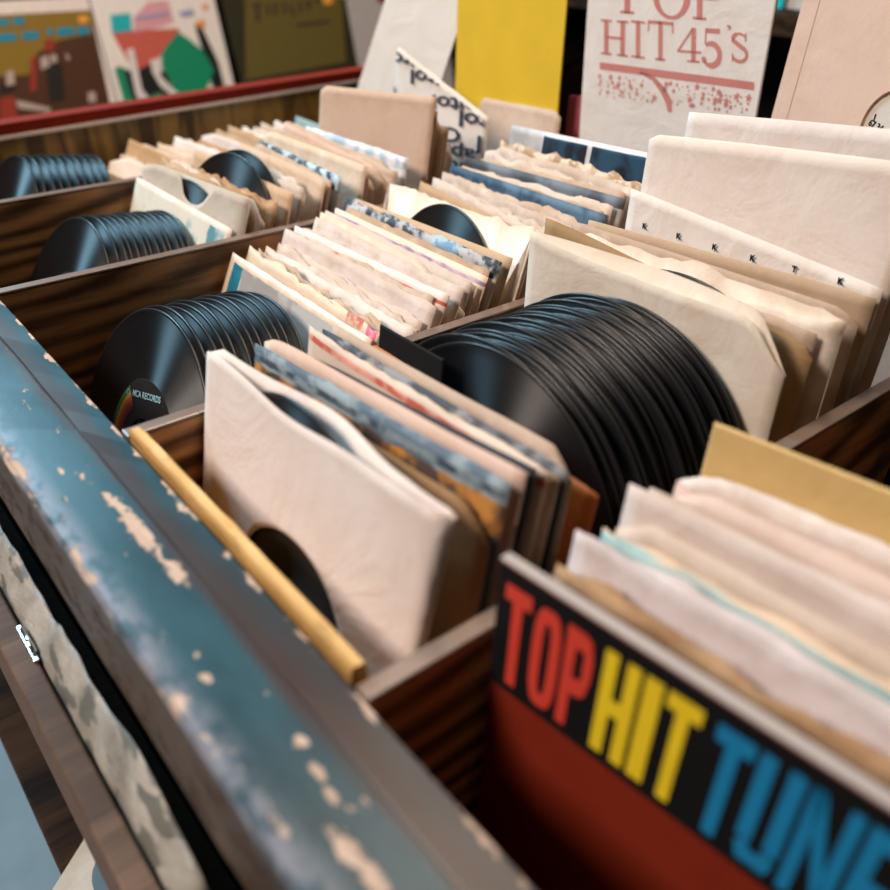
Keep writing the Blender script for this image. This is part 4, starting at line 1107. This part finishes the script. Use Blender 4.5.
lp_cover(ax1 - .31, ax1 + .002, topA, FI('white cover', (.84, .76, .72)), 'brown photo album cover with white border and blue title, leftmost on the rack', [
 ('cover_picture', FI('brown picture', (.075, .028, .012)), [[(-60, 18), (93, 10), (112, 112), (-60, 150)]]),
 ('printed_panel', FI('ochre print', (.26, .16, .02)), [[(-60, 18), (92, 11), (93, 34), (60, 40), (38, 52), (28, 75), (-60, 80)]]),
 ('printed_picture', FI('dark figure', (.015, .014, .013)), [[(46, 70), (52, 62), (62, 64), (65, 100), (50, 103)], [(0, 85), (9, 80), (16, 88), (12, 92), (0, 95)], [(36, 112), (42, 110), (44, 124), (36, 124)]]),
 ('printed_picture', FI('pale figure', (.48, .38, .34)), [[(40, 58), (47, 55), (50, 66), (41, 70)], [(6, 72), (13, 70), (15, 84), (6, 86)], [(16, 100), (50, 108), (50, 112), (18, 108)], [(88, 92), (95, 92), (96, 102), (88, 102)], [(50, 55), (56, 54), (57, 62), (51, 63)], [(65, 52), (70, 58), (67, 61)]]),
 ('printed_picture', FI('red figure', (.30, .035, .02)), [[(0, 98), (14, 96), (20, 130), (0, 135)], [(44, 40), (54, 39), (55, 50), (44, 52)], [(30, 58), (36, 56), (37, 90), (30, 92)]]),
 ('printed_title', TEAL, [[(-20, 20), (8, 19), (8, 26), (-20, 27)], [(13, 17), (23, 17), (24, 25), (13, 25)], [(-10, 35), (16, 33), (16, 41), (-10, 42)], [(22, 32), (38, 31), (38, 39), (22, 40)], [(47, 28), (52, 28), (52, 35), (47, 35)], [(57, 28), (74, 27), (74, 35), (57, 36)], [(77, 27), (89, 26), (89, 34), (77, 35)]]),
 ('price_sticker', FI('orange sticker', (.85, .38, .06)), [[(78, 17), (83, 15), (88, 17), (88, 22), (83, 24), (78, 22)]]),
])
bx0 = ax1 + .006; bx1 = lpq(226, 50)[0]
lp_cover(bx0, bx1, lpq(150, 0)[1] + .02, FI('white cover', (.86, .80, .77)), 'white album cover with bold green, red and black abstract shapes', [
 ('printed_shape', FI('salmon print', (.58, .12, .09)), [[(112, 33), (134, 31), (178, 28), (182, 36), (160, 55), (150, 70), (138, 76), (128, 62)]]),
 ('printed_shape', FI('pink print', (.72, .36, .42)), [[(133, 18), (148, 2), (168, 0), (174, 22), (150, 30), (134, 30)]]),
 ('printed_shape', FI('cyan print', (.02, .45, .52)), [[(110, 15), (130, 13), (132, 31), (112, 33)]]),
 ('printed_shape', FI('black print', (.012, .014, .014)), [[(122, 68), (134, 72), (150, 64), (166, 72), (178, 100), (160, 103), (124, 108)], [(194, 24), (201, 26), (218, 62), (225, 90), (214, 92), (205, 60)]]),
 ('printed_shape', FI('green print', (.008, .26, .13)), [[(178, 32), (190, 40), (202, 50), (214, 70), (206, 90), (186, 99), (166, 98), (172, 84), (158, 60), (166, 46)], [(114, 68), (122, 66), (134, 106), (126, 110)], [(150, 96), (160, 92), (168, 103), (152, 105)], [(218, 88), (225, 86), (227, 92), (219, 94)]]),
 ('printed_shape', FI('white print', (.74, .70, .70)), [[(126, 50), (133, 48), (142, 90), (154, 104), (146, 107), (136, 96)], [(150, 60), (162, 58), (160, 76), (172, 88), (186, 100), (180, 102), (160, 86), (152, 72)], [(204, 92), (210, 84), (216, 94)]]),
 ('printed_title', FI('violet print', (.36, .36, .58)), [[(134, 17), (168, 12), (169, 15), (136, 20)], [(178, 12), (192, 9), (194, 15), (182, 17)]]),
 ('printed_shape', FI('orange print', (.82, .36, .10)), [[(195, 21), (204, 20), (205, 26), (197, 28)], [(201, 5), (207, 4), (208, 9), (203, 10)]]),
])
cx0 = lpq(232, 40)[0]; cx1 = lpq(352, 40)[0]
PURP = FI('dull violet print', (.055, .032, .032))
lp_cover(cx0, cx1, lpq(290, 0)[1] + .05, FI('dark cover edge', (.035, .032, .016)), 'olive album cover with dark title strokes and orange sticker', [
 ('printed_panel', FI('olive print', (.135, .105, .028)), [[(240, -40), (339, -40), (346, 62), (246, 80)]]),
 ('printed_title', PURP, [[(252, 4), (262, 3), (262, 6), (252, 7)], [(255, 5), (259, 5), (260, 22), (256, 22)], [(266, 4), (269, 4), (270, 15), (267, 15)], [(273, 3), (277, 3), (277, 16), (274, 16)], [(282, 2), (285, 2), (286, 14), (283, 14)], [(289, 2), (293, 8), (296, 18), (290, 12)], [(298, 1), (301, 1), (302, 12), (299, 12)], [(306, 0), (310, 0), (311, 9), (307, 9)], [(314, -1), (322, -1), (323, 2), (315, 3)], [(296, 24), (330, 20), (330, 23), (297, 27)]]),
 ('price_sticker', FI('orange sticker', (.85, .38, .06)), [[(322, -3), (332, -4), (333, 3), (327, 5), (322, 3)]]),
])
dx0 = cx1 + .006
lp_cover(dx0, dx0 + .31, lpq(380, 0)[1] + .03, FI('grey white cover', (.50, .47, .48)), 'pale grey album cover, rightmost on the rack behind the cream card', [('printed_panel', FI('dark red print', (.25, .03, .04)), [[(372, -30), (420, -30), (420, 8), (378, 3)]])])

# two covers far behind the black gap by the TOP HIT 45'S card
def far_cover(px, py, x, wd, ht, mat, label):
    P = on_plane((px, py), np.array([x, 0, 0]), np.array([1., 0, 0]))
    vs = card_geo(wd, ht, .004)
    zs = P[2] - ht
    o = mesh_obj('album_cover', vs[0], vs[1], mat, uvs=vs[2], smooth_=False)
    o.matrix_world = rotm(np.array([0, -1., 0]), np.array([1., 0, 0]), np.array([0, 0, 1.]), w((x, P[1] - wd / 2, zs + .0005)))
    tag(o, label, 'album cover'); return P, zs
xfr = 1.25
P1 = on_plane((768, 7), np.array([xfr, 0, 0]), np.array([1., 0, 0]))
zc = P1[2]
rk2 = empty('wall_shelf', Matrix.Translation((0, 0, 0)), 'dark shelf in the black gap behind the yellow and printed cards', 'shelf')
o = box('shelf_board', (xfr - .06, P1[1] - .6, zc - .03), (xfr + .25, P1[1] + .5, zc), W_DARK, rk2); o.location.z = ZR
o = box('side_board', (xfr - .06, P1[1] + .5, -ZR), (xfr + .25, P1[1] + .52, zc + .3), W_DARK, rk2); o.location.z = ZR
o = box('side_board', (xfr - .06, P1[1] - .62, -ZR), (xfr + .25, P1[1] - .6, zc + .3), W_DARK, rk2); o.location.z = ZR
o = box('back_board', (xfr + .25, P1[1] - .62, -ZR), (xfr + .26, P1[1] + .52, zc + .3), M_WALL, rk2); o.location.z = ZR
for k, (px, mt, lab, wd) in enumerate([(772, FI('teal cover', (.02, .42, .45)), 'teal cover on the shelf far behind, right of the printed card', .02), (787, FI('grey cover', (.52, .48, .46)), 'pale grey cover on the shelf far behind the kraft sleeve', .2)]):
    Pq = on_plane((px, 5), np.array([xfr - .01 + k * .01, 0, 0]), np.array([1., 0, 0]))
    g = card_geo(wd, .2, .004)
    o = mesh_obj('album_cover', g[0], g[1], mt, uvs=g[2], smooth_=False)
    o.matrix_world = rotm(np.array([0, -1., 0]), np.array([1., 0, 0]), np.array([0, 0, 1.]), w((xfr - .01 + k * .01, Pq[1] - wd / 2, zc + .0005)))
    tag(o, lab, 'album cover')

# ================================================================== things in the lower tray
def crumple():
    ny, nz = 90, 10; vs, fs, us = [], [], []
    ya, yb = .50, .026
    for i in range(ny + 1):
        f = i / ny; y = ya + (yb - ya) * f
        endk = min(1, (1 - f) / .10) ** .5 * min(1, f / .02)
        top = (.022 + .006 * noise.noise(Vector((y * 22, 0, 3))) + .004 * noise.noise(Vector((y * 70, 0, 8)))) * (.25 + .75 * endk) + .010 * math.exp(-((f - .88) / .06) ** 2)
        for j in range(nz + 1):
            v = j / nz
            x = -.0656 + .0125 * v ** 2.6 + .0018 * noise.noise(Vector((y * 40, v * 2, 1))) * v
            vs.append((x, y, -.152 + .049 * min(1, v / .4) + top * max(0, (v - .4) / .6))); us.append((f, v))
    for i in range(ny):
        for j in range(nz):
            a = i * (nz + 1) + j; fs.append((a, a + 1, a + nz + 2, a + nz + 1))
    m, nt, b = new_mat('crumpled printed sheet')
    tc = objco(nt)
    st = smooth(nt, noise_tex(nt, scaled(nt, tc, (80, 42, 80)), 1, 3, .5), .50, .57)
    c = mix(nt, mth(nt, 'MULTIPLY', st, .8), ramp(nt, noise_tex(nt, tc, 30, 4), [(.35, (.24, .215, .18)), (.65, (.46, .41, .35))]), (.10, .10, .085))
    L(nt, c, b.inputs['Base Color']); b.inputs['Roughness'].default_value = .42; b.inputs['Specular IOR Level'].default_value = .4
    bump(nt, b, noise_tex(nt, scaled(nt, tc, (90, 40, 90)), 1, 5), .6, .003)
    o = mesh_obj('printed_sheet', vs, fs, m, uvs=us); o.location.z = ZR
    sm = o.modifiers.new('thickness', 'SOLIDIFY'); sm.thickness = .0006
    tag(o, 'crumpled grey and white printed sheet tucked behind the lower wooden lip', 'printed sheet')
crumple()
def clip():
    P = on_z((38, 637), -.098)
    r = empty('metal_clip', Matrix.Translation(w((-.0672, P[1], -.0998))), 'small shiny metal clip on the lower wooden lip', 'clip')
    M_CH = flat('bright metal', (.75, .76, .78), .2, .5, .05, 1.0)
    bm = bmesh.new(); box_bm(bm, (-.0014, -.015, 0), (.0014, .015, .0014), .0006); bm_obj('plate', bm, M_CH, r)
    bm = bmesh.new(); bmesh.ops.create_cone(bm, segments=14, radius1=.0013, radius2=.0013, depth=.02, cap_ends=True, matrix=Matrix.Translation((.0008, 0, .0026)) @ Matrix.Rotation(math.pi / 2, 4, 'X')); bm_obj('spring_bar', bm, M_CH, r, True)
clip()
def low_sleeve():
    P = on_z((105, 880), -.3585)
    r = empty('record_sleeve', Matrix.Translation(w((P[0], P[1], -.3588))) @ Matrix.Rotation(math.radians(38), 4, 'Z'), 'cream sleeve with blue round print lying on the shelf below the lip', 'record sleeve')
    g = card_geo(.178, .178, .003)
    vs = [(v[0] + .07, v[2] - .148, v[1] + .0016) for v in g[0]]
    mesh_obj('paper_pocket', vs, [tuple(reversed(f)) for f in g[1]], paper((.70, .62, .52), stain=.3), uvs=g[2], parent=r, smooth_=False)
    c = [[(.028 * math.cos(2 * math.pi * i / 40) + .012, .028 * math.sin(2 * math.pi * i / 40) - .016, ) for i in range(40)]]
    vv = [(p[0], p[1], .0034) for p in c[0]]
    mesh_obj('printed_circle', vv, [tuple(range(40))], flat('blue grey print', (.12, .18, .22), .6), parent=r, smooth_=False)['label'] = 'blue grey printed circle'
low_sleeve()

# ================================================================== light
def area(name, loc, target, size, energy, col, sy=None):
    l = bpy.data.lights.new(name, 'AREA'); l.energy = energy; l.color = col; l.size = size
    if sy: l.shape = 'RECTANGLE'; l.size_y = sy
    o = bpy.data.objects.new(name, l); COL.objects.link(o)
    o.location = Vector(loc); o.rotation_euler = (Vector(target) - Vector(loc)).to_track_quat('-Z', 'Y').to_euler()
    return o
area('shop_window_light', (-1.7, .75, ZR + 1.75), (.2, .3, ZR), .7, 58, (1.0, .865, .765))
area('far_window_light', (-.15, 2.75, ZR + 1.85), (.1, .3, ZR), 1.1, 76, (.42, .77, 1.0), 1.0)
area('overhead_fill_light', (.6, .62, ZR + 1.6), (.5, 1.1, ZR), .7, 20, (1.0, .80, .62))  # added warm fill from above to brighten covers and side panel; no actual fixture
wd_ = bpy.data.worlds.new('world'); scn.world = wd_; wd_.use_nodes = True
bg = wd_.node_tree.nodes['Background']; bg.inputs[0].default_value = (.9, .75, .65, 1); bg.inputs[1].default_value = .018

scn.view_settings.view_transform = 'Standard'; scn.view_settings.look = 'None'
scn.view_settings.gamma = 1; scn.view_settings.use_curve_mapping = False
scn.view_settings.exposure = 0.3
